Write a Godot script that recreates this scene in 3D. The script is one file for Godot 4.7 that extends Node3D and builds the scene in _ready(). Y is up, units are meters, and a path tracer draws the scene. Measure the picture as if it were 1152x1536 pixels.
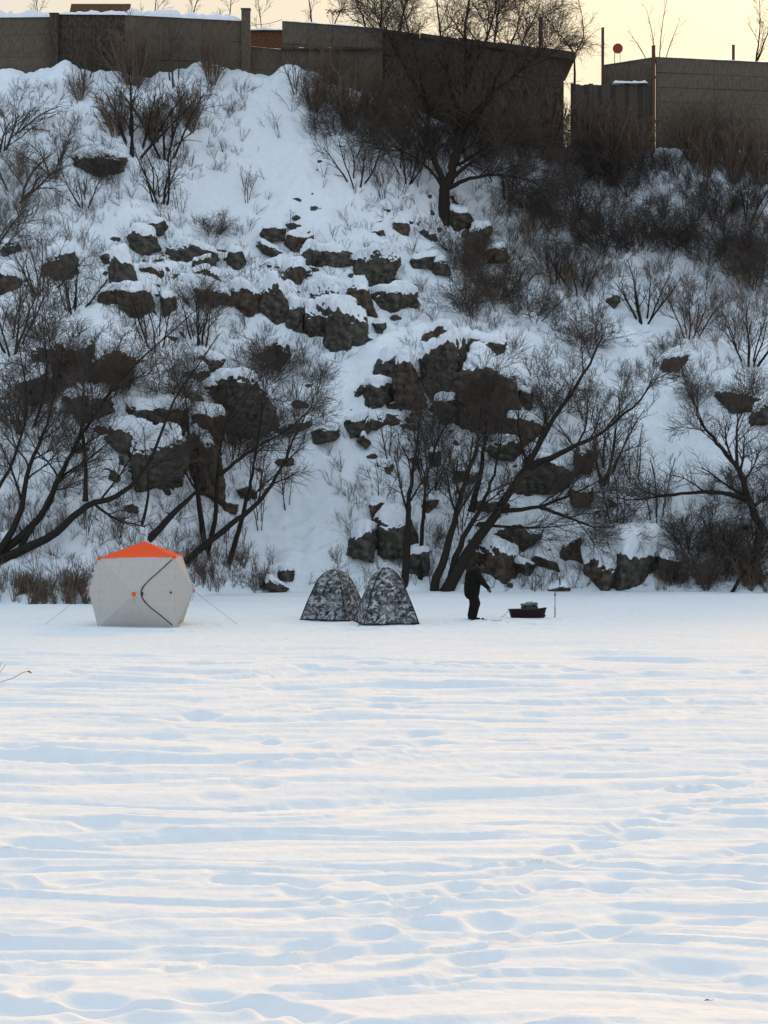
extends Node3D

# ---------------------------------------------------------------- lens
const FOCAL := 3120.0          # focal length in pixels of the 1152 x 1536 photograph
const EYE := Vector3(0, 4, 0)
var cam_basis: Basis
var mats := {}
var names := {}
var wide_noise := FastNoiseLite.new()
var lump_noise := FastNoiseLite.new()
var fine_noise := FastNoiseLite.new()
var drift_noise := FastNoiseLite.new()
var ripple_noise := FastNoiseLite.new()
var rock_noise := FastNoiseLite.new()
var rock_table: Array = []

class Acc:
	var v := PackedVector3Array()
	var n := PackedVector3Array()
	var uv := PackedVector2Array()
	var i := PackedInt32Array()

# ---------------------------------------------------------------- bookkeeping
func numbered(called: String) -> String:
	if not names.has(called):
		names[called] = 0
		return called
	names[called] += 1
	return "%s_%03d" % [called, names[called]]

func tag(o: Node, label: String, category: String, group := "") -> void:
	o.set_meta("label", label)
	o.set_meta("category", category)
	if group != "":
		o.set_meta("group", group)

func thing(called: String, at: Vector3, label: String, category: String, group := "") -> Node3D:
	var o := Node3D.new()
	o.name = numbered(called)
	add_child(o)
	o.position = at
	o.set_meta("kind", "thing")
	tag(o, label, category, group)
	return o

func mesh_of(a: Acc, face_out := true) -> ArrayMesh:
	if face_out:                # front faces run clockwise: turn those that disagree with their normals
		for k in range(0, a.i.size(), 3):
			var p := a.v[a.i[k]]
			if (a.v[a.i[k + 2]] - p).cross(a.v[a.i[k + 1]] - p).dot(a.n[a.i[k]] + a.n[a.i[k + 1]] + a.n[a.i[k + 2]]) < 0.0:
				var s := a.i[k + 1]
				a.i[k + 1] = a.i[k + 2]
				a.i[k + 2] = s
	var arr := []
	arr.resize(Mesh.ARRAY_MAX)
	arr[Mesh.ARRAY_VERTEX] = a.v
	arr[Mesh.ARRAY_NORMAL] = a.n
	if a.uv.size() == a.v.size():
		arr[Mesh.ARRAY_TEX_UV] = a.uv
	arr[Mesh.ARRAY_INDEX] = a.i
	var m := ArrayMesh.new()
	m.add_surface_from_arrays(Mesh.PRIMITIVE_TRIANGLES, arr)
	return m

func part(called: String, m: Mesh, mat: Material, parent: Node, kind := "") -> MeshInstance3D:
	var o := MeshInstance3D.new()
	o.name = called
	o.mesh = m
	o.material_override = mat
	parent.add_child(o, true)
	if kind != "":
		o.set_meta("kind", kind)
	return o

func structure(called: String, m: Mesh, mat: Material) -> MeshInstance3D:
	var o := part(numbered(called), m, mat, self, "structure")
	return o

# ---------------------------------------------------------------- photograph -> world
func ray(px: float, py: float) -> Vector3:
	return cam_basis * Vector3((px - 576.0) / FOCAL, -(py - 768.0) / FOCAL, -1.0)

func at_depth(px: float, py: float, d: float) -> Vector3:
	var r := ray(px, py)
	return EYE + r * (d / -r.z)

func on_ice(px: float, py: float) -> Vector3:
	var r := ray(px, py)
	return EYE + r * (-EYE.y / r.y)

func on_slope(px: float, py: float) -> Vector3:
	var r := ray(px, py)
	r = r / -r.z
	var d := 60.0
	while d < 101.5:
		var p := EYE + r * d
		if p.y < slope_height(p.x, d):
			return EYE + r * (d - 0.05)
		d += 0.1
	return EYE + r * 101.0

# ---------------------------------------------------------------- land
func shore_d(x: float) -> float:
	return 74.8 - 7.0 * (1.0 - smoothstep(-11.0, -4.0, x)) + 0.35 * lump_noise.get_noise_1d(x * 0.7)

func top_height(x: float) -> float:
	return 23.4 - 3.3 * smoothstep(-5.0, 9.0, x)

const TOP_D := 100.0

func ridge_x(t: float) -> float:
	if t > 0.66:
		return lerpf(1.9, -4.3, clampf((t - 0.66) / 0.37, 0, 1))
	if t > 0.54:
		return lerpf(9.2, 1.9, (t - 0.54) / 0.12)
	return lerpf(24.0, 9.2, clampf((t - 0.1) / 0.44, 0, 1))

func slope_height(x: float, d: float) -> float:
	var ds := shore_d(x)
	var t := (d - ds) / (TOP_D - ds)
	var h := top_height(x)
	var y: float
	if t < 0.0:
		y = t * h
	elif t < 1.0:
		y = h * (t + 0.035 * sin(t * TAU) - 0.02 * sin(t * TAU * 2.0))
	else:
		y = h
	var edge := smoothstep(-0.02, 0.12, t) * (1.0 - smoothstep(0.93, 1.04, t))
	var soft := smoothstep(-0.02, 0.05, t) * (1.0 - smoothstep(1.0, 1.06, t))
	y -= 1.5 * smoothstep(0.0, 4.5, x - ridge_x(t)) * edge
	y += 1.1 * wide_noise.get_noise_2d(x, d * 1.3) * edge
	var l := lump_noise.get_noise_2d(x, d * 1.5)
	y += (0.42 * l + 0.10 * (0.5 - absf(lump_noise.get_noise_2d(x * 2.3 + 90.0, d * 3.0)) * 2.0)) * soft
	y += 0.045 * fine_noise.get_noise_2d(x, d * 1.6) * soft
	# drifts piled against the foot of the walls
	y += 0.75 * exp(-pow((x + 15.3) / 1.0, 2) - pow((d - 99.2) / 1.3, 2))
	y += 0.95 * exp(-pow((x + 4.2) / 1.5, 2) - pow((d - 99.0) / 1.4, 2))
	y += 0.5 * exp(-pow((x + 8.2) / 1.3, 2) - pow((d - 99.2) / 1.3, 2))
	return y

func spread(from: float, to: float, step: float) -> PackedFloat32Array:
	var out := PackedFloat32Array()
	var x := from
	while x < to - step * 0.5:
		out.append(x)
		x += step
	return out

func sheet(xs: PackedFloat32Array, ds: PackedFloat32Array, ys: PackedFloat32Array) -> ArrayMesh:
	var a := Acc.new()
	var w := xs.size()
	var h := ds.size()
	a.v.resize(w * h)
	a.n.resize(w * h)
	for r in h:
		var r0: int = maxi(r - 1, 0)
		var r1: int = mini(r + 1, h - 1)
		var dd := ds[r1] - ds[r0]
		for c in w:
			var k := r * w + c
			a.v[k] = Vector3(xs[c], ys[k], -ds[r])
			var c0: int = maxi(c - 1, 0)
			var c1: int = mini(c + 1, w - 1)
			var gx := (ys[r * w + c1] - ys[r * w + c0]) / (xs[c1] - xs[c0])
			var gd := (ys[r1 * w + c] - ys[r0 * w + c]) / dd
			a.n[k] = Vector3(-gx, 1.0, gd).normalized()
	a.i.resize((w - 1) * (h - 1) * 6)
	var q := 0
	for r in h - 1:
		for c in w - 1:
			var k := r * w + c
			a.i[q] = k
			a.i[q + 1] = k + w
			a.i[q + 2] = k + 1
			a.i[q + 3] = k + 1
			a.i[q + 4] = k + w
			a.i[q + 5] = k + w + 1
			q += 6
	return mesh_of(a, false)

func build_slope() -> void:
	var xs := PackedFloat32Array([-220, -150, -110, -80, -60, -48, -40, -34, -30, -27.5, -25.5, -24])
	xs.append_array(spread(-22.5, 22.5, 0.13))
	xs.append_array(PackedFloat32Array([22.5, 24, 25.5, 27.5, 30, 34, 40, 48, 60, 80, 110, 150, 220]))
	var ds := spread(66.0, 102.0, 0.13)
	ds.append_array(PackedFloat32Array([102, 103, 105, 110, 120, 150, 200, 300]))
	var ys := PackedFloat32Array()
	ys.resize(xs.size() * ds.size())
	var k := 0
	for d in ds:
		for x in xs:
			ys[k] = slope_height(x, d)
			k += 1
	bank_rocks(xs, ds, ys)
	structure("snowy_hillside", sheet(xs, ds, ys), mats.snow)

# snow drifted over and behind each boulder, so that it lies half buried
func bank_rocks(xs: PackedFloat32Array, ds: PackedFloat32Array, ys: PackedFloat32Array) -> void:
	var w := xs.size()
	var heap := PackedFloat32Array()
	heap.resize(ys.size())
	for r in ROCKS:
		if r.size() > 5:
			continue
		var at := on_slope(r[0], r[1])
		var s := -at.z / FOCAL
		var hw: float = r[2] * 0.66 * s + 0.12
		var hd: float = minf(r[2], r[3]) * 0.55 * s + 0.3
		var lift: float = minf(r[3] * 0.25 * s, 0.5)
		var cd := -at.z + hd * 1.3
		var c0 := xs.bsearch(at.x - hw * 2.0)
		var c1: int = mini(xs.bsearch(at.x + hw * 2.0), w - 1)
		var r0 := ds.bsearch(cd - hd * 2.0)
		var r1: int = mini(ds.bsearch(cd + hd * 2.6), ds.size() - 1)
		for q in range(r0, r1 + 1):
			for c in range(c0, c1 + 1):
				var u := (xs[c] - at.x) / hw
				var v := (ds[q] - cd) / (hd if ds[q] < cd else hd * 1.5)
				var g := exp(-u * u * u * u - v * v)
				var k := q * w + c
				heap[k] = maxf(heap[k], lift * g * (0.8 + 0.4 * lump_noise.get_noise_2d(xs[c] * 2.0, ds[q] * 2.0 + 70.0)))
	for k in ys.size():
		ys[k] += heap[k]

# ---------------------------------------------------------------- the frozen river
func build_ice() -> void:
	var xs := PackedFloat32Array([-300, -200, -130, -90, -65, -50, -40, -32, -26, -21])
	xs.append_array(spread(-17.0, -6.0, 0.12))
	xs.append_array(spread(-6.0, 6.0, 0.05))
	xs.append_array(spread(6.0, 17.0, 0.12))
	xs.append_array(PackedFloat32Array([17, 21, 26, 32, 40, 50, 65, 90, 130, 200, 300]))
	var ds := PackedFloat32Array([-250, -120, -60, -30, -15, -6, 0, 4, 7, 9])
	ds.append_array(spread(10.5, 26.0, 0.045))
	ds.append_array(spread(26.0, 48.0, 0.09))
	ds.append_array(spread(48.0, 78.0, 0.16))
	ds.append_array(PackedFloat32Array([78, 82, 90, 110, 150, 250]))
	var w := xs.size()
	var ys := PackedFloat32Array()
	ys.resize(w * ds.size())
	var k := 0
	for d in ds:
		var calm := 1.0 - 0.55 * smoothstep(44.0, 56.0, d)
		var sunk := 0.6 * smoothstep(76.0, 79.0, d)
		for x in xs:
			# wind-laid drifts: long across the river, short along the view
			var warp := 0.7 * wide_noise.get_noise_2d(x * 1.2, d * 1.2 + 400.0)
			var a := drift_noise.get_noise_2d(x * 0.11 + 30.0, d * 0.8 + warp)
			var b := ripple_noise.get_noise_2d(x * 0.15, d * 1.9 + warp * 2.0)
			var big := wide_noise.get_noise_2d(x * 0.5 + 77.0, d * 1.2)
			var crest := 1.0 - absf(a) * 2.2
			var y := 0.075 * maxf(crest, -0.5) + 0.06 * big + 0.06 * maxf(b - 0.05, 0.0) * 2.0
			var lip := ripple_noise.get_noise_2d(x * 0.11 + 50.0, d * 1.15 + warp * 1.5 + 20.0)
			var lip2 := drift_noise.get_noise_2d(x * 0.16 - 80.0, d * 1.7 + warp + 60.0)
			y += 0.045 * smoothstep(-0.015, 0.03, lip) + 0.03 * smoothstep(0.09, 0.125, lip2)
			y += 0.006 * fine_noise.get_noise_2d(x * 1.7, d * 2.4)
			ys[k] = y * calm - 0.07 - sunk
			k += 1
	stamp_prints(xs, ds, ys)
	structure("snow_covered_ice", sheet(xs, ds, ys), mats.ice_snow)

func stamp(xs: PackedFloat32Array, ds: PackedFloat32Array, ys: PackedFloat32Array, x: float, d: float, rx: float, rd: float, deep: float, turn: float) -> void:
	var w := xs.size()
	var reach := maxf(rx, rd) * 1.9
	var c0 := xs.bsearch(x - reach)
	var c1: int = mini(xs.bsearch(x + reach), w - 1)
	var r0 := ds.bsearch(d - reach)
	var r1: int = mini(ds.bsearch(d + reach), ds.size() - 1)
	var ct := cos(turn)
	var st := sin(turn)
	for r in range(r0, r1 + 1):
		for c in range(c0, c1 + 1):
			var ox := xs[c] - x
			var od := ds[r] - d
			var u := (ox * ct + od * st) / rx
			var v := (-ox * st + od * ct) / rd
			var q := u * u + v * v
			if q < 3.6:
				ys[r * w + c] += -deep * (1.0 - smoothstep(0.05, 1.5, q)) + deep * 0.12 * exp(-pow((sqrt(q) - 1.35) / 0.32, 2))

func stamp_prints(xs: PackedFloat32Array, ds: PackedFloat32Array, ys: PackedFloat32Array) -> void:
	var rng := RandomNumberGenerator.new()
	rng.seed = 41
	var trails := [
		[[452, 1470], [500, 1430], [560, 1385], [640, 1365], [760, 1320], [850, 1285], [930, 1255], [1010, 1222], [1100, 1195], [1180, 1170]],
		[[700, 1480], [740, 1390], [800, 1330], [875, 1290], [960, 1240], [1040, 1200], [1150, 1150]],
		[[-40, 1505], [90, 1440], [190, 1445], [330, 1440], [450, 1425], [620, 1405], [800, 1395], [960, 1390], [1180, 1360]],
		[[-30, 1345], [80, 1332], [180, 1325], [320, 1318], [470, 1345], [560, 1385]],
		[[820, 1345], [930, 1330], [1040, 1320], [1180, 1318]],
		[[-20, 1115], [120, 1112], [260, 1110], [400, 1115], [520, 1118], [760, 1125], [1180, 1130]],
		[[820, 1052], [900, 1050], [1000, 1052], [1180, 1046]],
		[[-20, 1545], [120, 1520], [300, 1508], [420, 1515], [560, 1530]],
		[[-20, 1006], [180, 1004], [330, 1000], [520, 998], [700, 1000], [900, 1004], [1180, 1008]],
		[[380, 960], [450, 955], [560, 950], [690, 940]],
		[[300, 1080], [480, 1066], [640, 1060], [840, 1055]],
		[[690, 934], [745, 932], [800, 930], [850, 926]],
		[[20, 942], [90, 944], [150, 945], [240, 944], [300, 946]],
	]
	for tr in trails:
		var side := 1.0
		for s in tr.size() - 1:
			var p := on_ice(tr[s][0], tr[s][1])
			var q := on_ice(tr[s + 1][0], tr[s + 1][1])
			var along := q - p
			var n := int(along.length() / 0.62) + 1
			var heading := atan2(-along.z, along.x)
			var off := Vector3(-along.z, 0, along.x).normalized()
			for i in n:
				side = -side
				var at := p + along * ((i + rng.randf() * 0.35) / n) + off * (side * 0.14 + rng.randf_range(-0.16, 0.16))
				stamp(xs, ds, ys, at.x, -at.z, rng.randf_range(0.2, 0.36), rng.randf_range(0.12, 0.19), rng.randf_range(0.04, 0.09), heading * 0.5 + rng.randf_range(-0.4, 0.4))
	# snow trodden round the tents and the fishing hole
	for c in [[205, 948, 3.2, 46], [585, 940, 2.6, 40], [740, 932, 2.2, 50], [330, 935, 2.0, 20]]:
		var o := on_ice(c[0], c[1])
		for k in c[3]:
			stamp(xs, ds, ys, o.x + rng.randfn() * c[2] * 0.5, -o.z + rng.randfn() * 0.9, rng.randf_range(0.14, 0.24), rng.randf_range(0.14, 0.24), rng.randf_range(-0.05, 0.09), rng.randf() * 3.0)
	# scattered older prints, half blown over
	for i in 90:
		var d := rng.randf_range(12.0, 34.0)
		var x := rng.randf_range(-0.24, 0.24) * d
		stamp(xs, ds, ys, x, d, rng.randf_range(0.25, 0.7), rng.randf_range(0.12, 0.24), rng.randf_range(0.03, 0.08), rng.randf_range(-0.4, 0.4))
	for i in 110:
		var d := rng.randf_range(34.0, 64.0)
		var x := rng.randf_range(-0.22, 0.22) * d
		stamp(xs, ds, ys, x, d, rng.randf_range(0.4, 1.2), rng.randf_range(0.16, 0.36), rng.randf_range(0.03, 0.07), rng.randf_range(-0.4, 0.4))

# ---------------------------------------------------------------- shapes
func add_tube(a: Acc, p: PackedVector3Array, r: PackedFloat32Array, sides: int, cap := false) -> void:
	var base := a.v.size()
	var np := p.size()
	var side := Vector3.ZERO
	for k in np:
		var t: Vector3 = (p[mini(k + 1, np - 1)] - p[maxi(k - 1, 0)]).normalized()
		if k == 0:
			side = t.cross(Vector3.UP if absf(t.y) < 0.9 else Vector3.RIGHT).normalized()
		else:
			side = (side - t * side.dot(t)).normalized()
		var other := t.cross(side)
		for s in sides:
			var ang := TAU * s / sides
			var n := side * cos(ang) + other * sin(ang)
			a.v.append(p[k] + n * r[k])
			a.n.append(n)
	for k in np - 1:
		for s in sides:
			var s1 := (s + 1) % sides
			var i0 := base + k * sides + s
			var i1 := base + k * sides + s1
			a.i.append_array(PackedInt32Array([i0, i0 + sides, i1, i1, i0 + sides, i1 + sides]))
	if cap:
		for e in 2:
			var k: int = 0 if e == 0 else np - 1
			var t: Vector3 = (p[1] - p[0]).normalized() * -1.0 if e == 0 else (p[np - 1] - p[np - 2]).normalized()
			var c := a.v.size()
			a.v.append(p[k])
			a.n.append(t)
			for s in sides:
				a.v.append(a.v[base + k * sides + s])
				a.n.append(t)
			for s in sides:
				var s1 := (s + 1) % sides
				if e == 0:
					a.i.append_array(PackedInt32Array([c, c + 1 + s1, c + 1 + s]))
				else:
					a.i.append_array(PackedInt32Array([c, c + 1 + s, c + 1 + s1]))

func tube(points: Array, radius: float, sides := 6) -> ArrayMesh:
	var a := Acc.new()
	var r := PackedFloat32Array()
	for x in points:
		r.append(radius)
	add_tube(a, PackedVector3Array(points), r, sides, true)
	return mesh_of(a)

# a slab given by the eight corners (front bottom-left, bottom-right, top-right, top-left, then the same behind), edges chamfered
func add_block(a: Acc, c: Array, bevel: float) -> void:
	var mid := Vector3.ZERO
	for p in c:
		mid += p / 8.0
	var faces := [[0, 1, 2, 3], [5, 4, 7, 6], [4, 0, 3, 7], [1, 5, 6, 2], [3, 2, 6, 7], [4, 5, 1, 0]]
	var fn := []
	for f in faces:
		var n: Vector3 = (c[f[2]] - c[f[0]]).cross(c[f[1]] - c[f[0]]).normalized()
		if n.dot(c[f[0]] - mid) < 0.0:
			n = -n
		fn.append(n)
	var inset := []            # inset[f][corner] : where the face's corner lies after the chamfer
	for fi in 6:
		var got := {}
		for k in 4:
			var p: Vector3 = c[faces[fi][k]]
			var e0: Vector3 = (c[faces[fi][(k + 1) % 4]] - p).normalized()
			var e1: Vector3 = (c[faces[fi][(k + 3) % 4]] - p).normalized()
			got[faces[fi][k]] = p + (e0 + e1) * bevel
		inset.append(got)
	for fi in 6:
		var f = faces[fi]
		var q := [inset[fi][f[0]], inset[fi][f[1]], inset[fi][f[2]], inset[fi][f[3]]]
		quad(a, q[0], q[1], q[2], q[3], fn[fi])
	for x in 6:
		for y in range(x + 1, 6):
			var both := []
			for k in faces[x]:
				if faces[y].has(k):
					both.append(k)
			if both.size() == 2:
				quad(a, inset[x][both[0]], inset[x][both[1]], inset[y][both[1]], inset[y][both[0]], (fn[x] + fn[y]).normalized())
	for k in 8:
		var tri := []
		var n := Vector3.ZERO
		for fi in 6:
			if faces[fi].has(k):
				tri.append(inset[fi][k])
				n += fn[fi]
		quad(a, tri[0], tri[1], tri[2], tri[2], n.normalized())

func quad(a: Acc, p0: Vector3, p1: Vector3, p2: Vector3, p3: Vector3, n: Vector3) -> void:
	var b := a.v.size()
	a.v.append_array(PackedVector3Array([p0, p1, p2, p3]))
	a.n.append_array(PackedVector3Array([n, n, n, n]))
	if (p2 - p0).cross(p1 - p0).dot(n) >= 0.0:
		a.i.append_array(PackedInt32Array([b, b + 1, b + 2, b, b + 2, b + 3]))
	else:
		a.i.append_array(PackedInt32Array([b, b + 2, b + 1, b, b + 3, b + 2]))

func box_corners(lo: Vector3, hi: Vector3) -> Array:
	return [Vector3(lo.x, lo.y, hi.z), Vector3(hi.x, lo.y, hi.z), Vector3(hi.x, hi.y, hi.z), Vector3(lo.x, hi.y, hi.z),
		Vector3(lo.x, lo.y, lo.z), Vector3(hi.x, lo.y, lo.z), Vector3(hi.x, hi.y, lo.z), Vector3(lo.x, hi.y, lo.z)]

func block(lo: Vector3, hi: Vector3, bevel := 0.02) -> ArrayMesh:
	var a := Acc.new()
	add_block(a, box_corners(lo, hi), bevel)
	return mesh_of(a)

func smooth_normals(v: PackedVector3Array, idx: PackedInt32Array) -> PackedVector3Array:
	var n := PackedVector3Array()
	n.resize(v.size())
	for k in range(0, idx.size(), 3):
		var f := (v[idx[k + 2]] - v[idx[k]]).cross(v[idx[k + 1]] - v[idx[k]])
		n[idx[k]] += f
		n[idx[k + 1]] += f
		n[idx[k + 2]] += f
	for k in n.size():
		n[k] = n[k].normalized()
	return n

var spheres := {}
func icosphere(level: int) -> Array:
	if spheres.has(level):
		return spheres[level]
	var g := (1.0 + sqrt(5.0)) / 2.0
	var v: Array = []
	for p in [[-1, g, 0], [1, g, 0], [-1, -g, 0], [1, -g, 0], [0, -1, g], [0, 1, g], [0, -1, -g], [0, 1, -g], [g, 0, -1], [g, 0, 1], [-g, 0, -1], [-g, 0, 1]]:
		v.append(Vector3(p[0], p[1], p[2]).normalized())
	var f: Array = [0, 11, 5, 0, 5, 1, 0, 1, 7, 0, 7, 10, 0, 10, 11, 1, 5, 9, 5, 11, 4, 11, 10, 2, 10, 7, 6, 7, 1, 8, 3, 9, 4, 3, 4, 2, 3, 2, 6, 3, 6, 8, 3, 8, 9, 4, 9, 5, 2, 4, 11, 6, 2, 10, 8, 6, 7, 9, 8, 1]
	for l in level:
		var mids := {}
		var nf: Array = []
		for k in range(0, f.size(), 3):
			var m := []
			for e in 3:
				var x: int = f[k + e]
				var y: int = f[k + (e + 1) % 3]
				var key := Vector2i(mini(x, y), maxi(x, y))
				if not mids.has(key):
					mids[key] = v.size()
					v.append(((v[x] + v[y]) * 0.5).normalized())
				m.append(mids[key])
			nf.append_array([f[k], m[0], m[2], f[k + 1], m[1], m[0], f[k + 2], m[2], m[1], m[0], m[1], m[2]])
		f = nf
	var idx := PackedInt32Array()
	for k in range(0, f.size(), 3):       # clockwise from outside
		idx.append_array(PackedInt32Array([f[k], f[k + 2], f[k + 1]]))
	spheres[level] = [PackedVector3Array(v), idx]
	return spheres[level]

# ---------------------------------------------------------------- boulders: a hewn polyhedron and the snow lying on it
func rock_pair(half: Vector3, level: int, seed_: int, cover: float, thick: float) -> Array:
	var rng := RandomNumberGenerator.new()
	rng.seed = seed_
	var ico := icosphere(level)
	var dirs: PackedVector3Array = ico[0]
	var idx: PackedInt32Array = ico[1]
	var planes: Array = []
	var turn := Basis.from_euler(Vector3(rng.randf_range(-0.35, 0.35), rng.randf_range(0, TAU), rng.randf_range(-0.35, 0.35)))
	for p in [Vector3.RIGHT, Vector3.LEFT, Vector3.UP, Vector3.DOWN, Vector3.FORWARD, Vector3.BACK]:
		planes.append([turn * p, rng.randf_range(0.66, 0.95)])
	for k in 6:
		planes.append([Vector3(rng.randfn(), rng.randfn(), rng.randfn()).normalized(), rng.randf_range(0.58 if cover > 0.3 else 0.85, 1.0)])
	var rounded := cover < 0.3
	var roll := Basis(Vector3.BACK, rng.randf_range(-0.5, 0.5) * (0.2 if rounded else 1.0))
	var bed := Vector3(rng.randf_range(-1.0, 1.0), rng.randf_range(0.2, 1.0), rng.randf_range(-0.3, 0.6)).normalized()
	var beds := rng.randf_range(2.5, 4.5)
	var v := PackedVector3Array()
	v.resize(dirs.size())
	var shift := Vector3(rng.randf_range(-50, 50), rng.randf_range(-50, 50), rng.randf_range(-50, 50))
	for k in dirs.size():
		var u := dirs[k]
		var s := 0.0
		for pl in planes:
			var c: float = u.dot(pl[0])
			if c > 0.2:
				s += pow(c / pl[1], 26.0)
		var r := pow(s, -1.0 / 26.0)
		# bedding: the rock breaks back in steps along its layers
		var layer := u.dot(bed) * r * beds + rock_noise.get_noise_3dv(u * 1.1 - shift) * 0.9
		var frac := layer - floorf(layer)
		r *= 1.0 - (0.0 if rounded else 0.06) * smoothstep(0.0, 0.16, frac) * (1.0 - frac) - 0.04 * smoothstep(0.75, 1.0, 1.0 - absf(rock_noise.get_noise_3dv(u * 2.6 + shift * 3.0)) * 5.0)
		r *= 1.0 + (0.07 if rounded else 0.16) * rock_noise.get_noise_3dv(u * 1.5 + shift) + 0.12 * absf(rock_noise.get_noise_3dv(u * 4.0 + shift)) - 0.07 * absf(rock_noise.get_noise_3dv(u * 9.0 - shift)) + 0.02 * rock_noise.get_noise_3dv(u * 13.0)
		v[k] = roll * (u * r * half)
	var rock := Acc.new()
	rock.v = v
	rock.i = idx
	rock.n = smooth_normals(v, idx)
	var snow := Acc.new()
	snow.v.resize(v.size())
	var m := PackedFloat32Array()
	m.resize(v.size())
	for k in v.size():
		var n := rock.n[k]
		var broad := roll * (dirs[k] / half).normalized()
		m[k] = n.y * 0.35 + broad.y * 0.65 - cover + 0.16 * rock_noise.get_noise_3dv(dirs[k] * 1.3 + shift * 2.0)
		var lift := thick * smoothstep(-0.02, 0.28, m[k]) * (1.0 + 0.4 * rock_noise.get_noise_3dv(dirs[k] * 1.5 - shift))
		if m[k] <= -0.02:
			lift = -0.05
		snow.v[k] = v[k] + (n * 0.5 + Vector3(0, 0.5, 0)) * lift
	for k in range(0, idx.size(), 3):
		if m[idx[k]] > -0.04 or m[idx[k + 1]] > -0.04 or m[idx[k + 2]] > -0.04:
			snow.i.append_array(idx.slice(k, k + 3))
	snow.i = largest_piece(snow.i, snow.v.size())
	snow.n = smooth_normals(snow.v, idx)
	var used := {}
	var lean := Acc.new()
	for q in snow.i:
		if not used.has(q):
			used[q] = lean.v.size()
			lean.v.append(snow.v[q])
			lean.n.append(snow.n[q])
		lean.i.append(used[q])
	return [mesh_of(rock), mesh_of(lean) if lean.i.size() > 30 else null]

func largest_piece(idx: PackedInt32Array, count: int) -> PackedInt32Array:
	var up := PackedInt32Array()
	up.resize(count)
	for k in count:
		up[k] = k
	for k in range(0, idx.size(), 3):
		for e in 2:
			var a := idx[k]
			while up[a] != a:
				a = up[a]
			var b := idx[k + 1 + e]
			while up[b] != b:
				b = up[b]
			up[maxi(a, b)] = mini(a, b)
			up[idx[k + 1 + e]] = mini(a, b)
	var sizes := {}
	var roots := PackedInt32Array()
	for k in range(0, idx.size(), 3):
		var a := idx[k]
		while up[a] != a:
			a = up[a]
		roots.append(a)
		sizes[a] = sizes.get(a, 0) + 1
	var best := -1
	for a in sizes:
		if best < 0 or sizes[a] > sizes[best]:
			best = a
	var out := PackedInt32Array()
	for k in roots.size():
		if roots[k] == best:
			out.append_array(idx.slice(k * 3, k * 3 + 3))
	return out

func boulder(px: float, py: float, w: float, h: float, label: String, seed_: int, cover := 0.56, group := "dark boulders on the snowy slope") -> void:
	var at := on_slope(px, py)
	var s := -at.z / FOCAL
	var half := Vector3(w * 0.62 * s, h * 0.78 * s, minf(w, h) * 0.62 * s + 0.25)
	at += Vector3(0, -h * 0.02 * s, half.z * 0.12)
	var t := thing("boulder", at, label, "boulder", group)
	var level: int = 5 if maxf(w, h) > 64 else (4 if maxf(w, h) > 28 else 3)
	var pair := rock_pair(half, level, seed_, cover, clampf(minf(w, h) * s * 0.24, 0.10, 0.30) * (1.0 if cover > 0.3 else 1.7))
	part("rock", pair[0], mats.rock if seed_ % 3 != 0 else mats.rock_brown, t)
	if pair[1] != null:
		part("snow_cap", pair[1], mats.snow, t)

# ---------------------------------------------------------------- bare trees and shrubs
var thinnest := 0.0065
# spec of one level: [how many per parent, first place along it, length, spread angle, wander, pull, sides, segments, thickness share]
func grow(levels: Array, into: Array, path: PackedVector3Array, r0: float, r1: float, depth: int, rng: RandomNumberGenerator) -> void:
	if depth >= levels.size():
		return
	var sp: Array = levels[depth]
	var count := int(sp[0] * rng.randf_range(0.75, 1.25) + 0.5)
	var np := path.size()
	for k in count:
		var t: float = lerpf(sp[1], 0.99, (k + rng.randf()) / count)
		var f := t * (np - 1)
		var j := mini(int(f), np - 2)
		var p := path[j].lerp(path[j + 1], f - j)
		var tan := (path[j + 1] - path[j]).normalized()
		var out := Vector3(rng.randfn(), rng.randfn() * 0.8, rng.randfn())
		out = (out - tan * out.dot(tan)).normalized()
		var ang: float = sp[3] * rng.randf_range(0.6, 1.3)
		var dir := tan * cos(ang) + out * sin(ang)
		var length: float = sp[2] * rng.randf_range(0.55, 1.25) * (1.15 - 0.55 * t)
		var r := maxf(lerpf(r0, r1, t) * sp[8] * rng.randf_range(0.75, 1.1), thinnest)
		var tip := maxf(r * 0.35, thinnest * 0.7)
		var pts := wander(p, dir, length, sp[7], sp[4], sp[5], rng)
		var rad := PackedFloat32Array()
		for q in pts.size():
			rad.append(lerpf(r, tip, float(q) / (pts.size() - 1)))
		add_tube(into[mini(depth, into.size() - 1)], pts, rad, sp[6])
		grow(levels, into, pts, r, tip, depth + 1, rng)

func wander(p: Vector3, dir: Vector3, length: float, segs: int, wob: float, pull: Vector3, rng: RandomNumberGenerator) -> PackedVector3Array:
	var pts := PackedVector3Array([p])
	var step := length / segs
	for s in segs:
		dir = (dir + Vector3(rng.randfn(), rng.randfn(), rng.randfn()) * wob + pull * step).normalized()
		p += dir * step
		pts.append(p)
	return pts

func smooth_path(p: Array, per: int, rng: RandomNumberGenerator, wob: float) -> PackedVector3Array:
	var out := PackedVector3Array()
	for k in p.size() - 1:
		var a: Vector3 = p[maxi(k - 1, 0)]
		var b: Vector3 = p[k]
		var c: Vector3 = p[k + 1]
		var d: Vector3 = p[mini(k + 2, p.size() - 1)]
		for s in per:
			var q := b.cubic_interpolate(c, a, d, float(s) / per)
			if k + s > 0:
				q += Vector3(rng.randfn(), rng.randfn(), rng.randfn()) * wob
			out.append(q)
	out.append(p[p.size() - 1])
	return out

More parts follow.
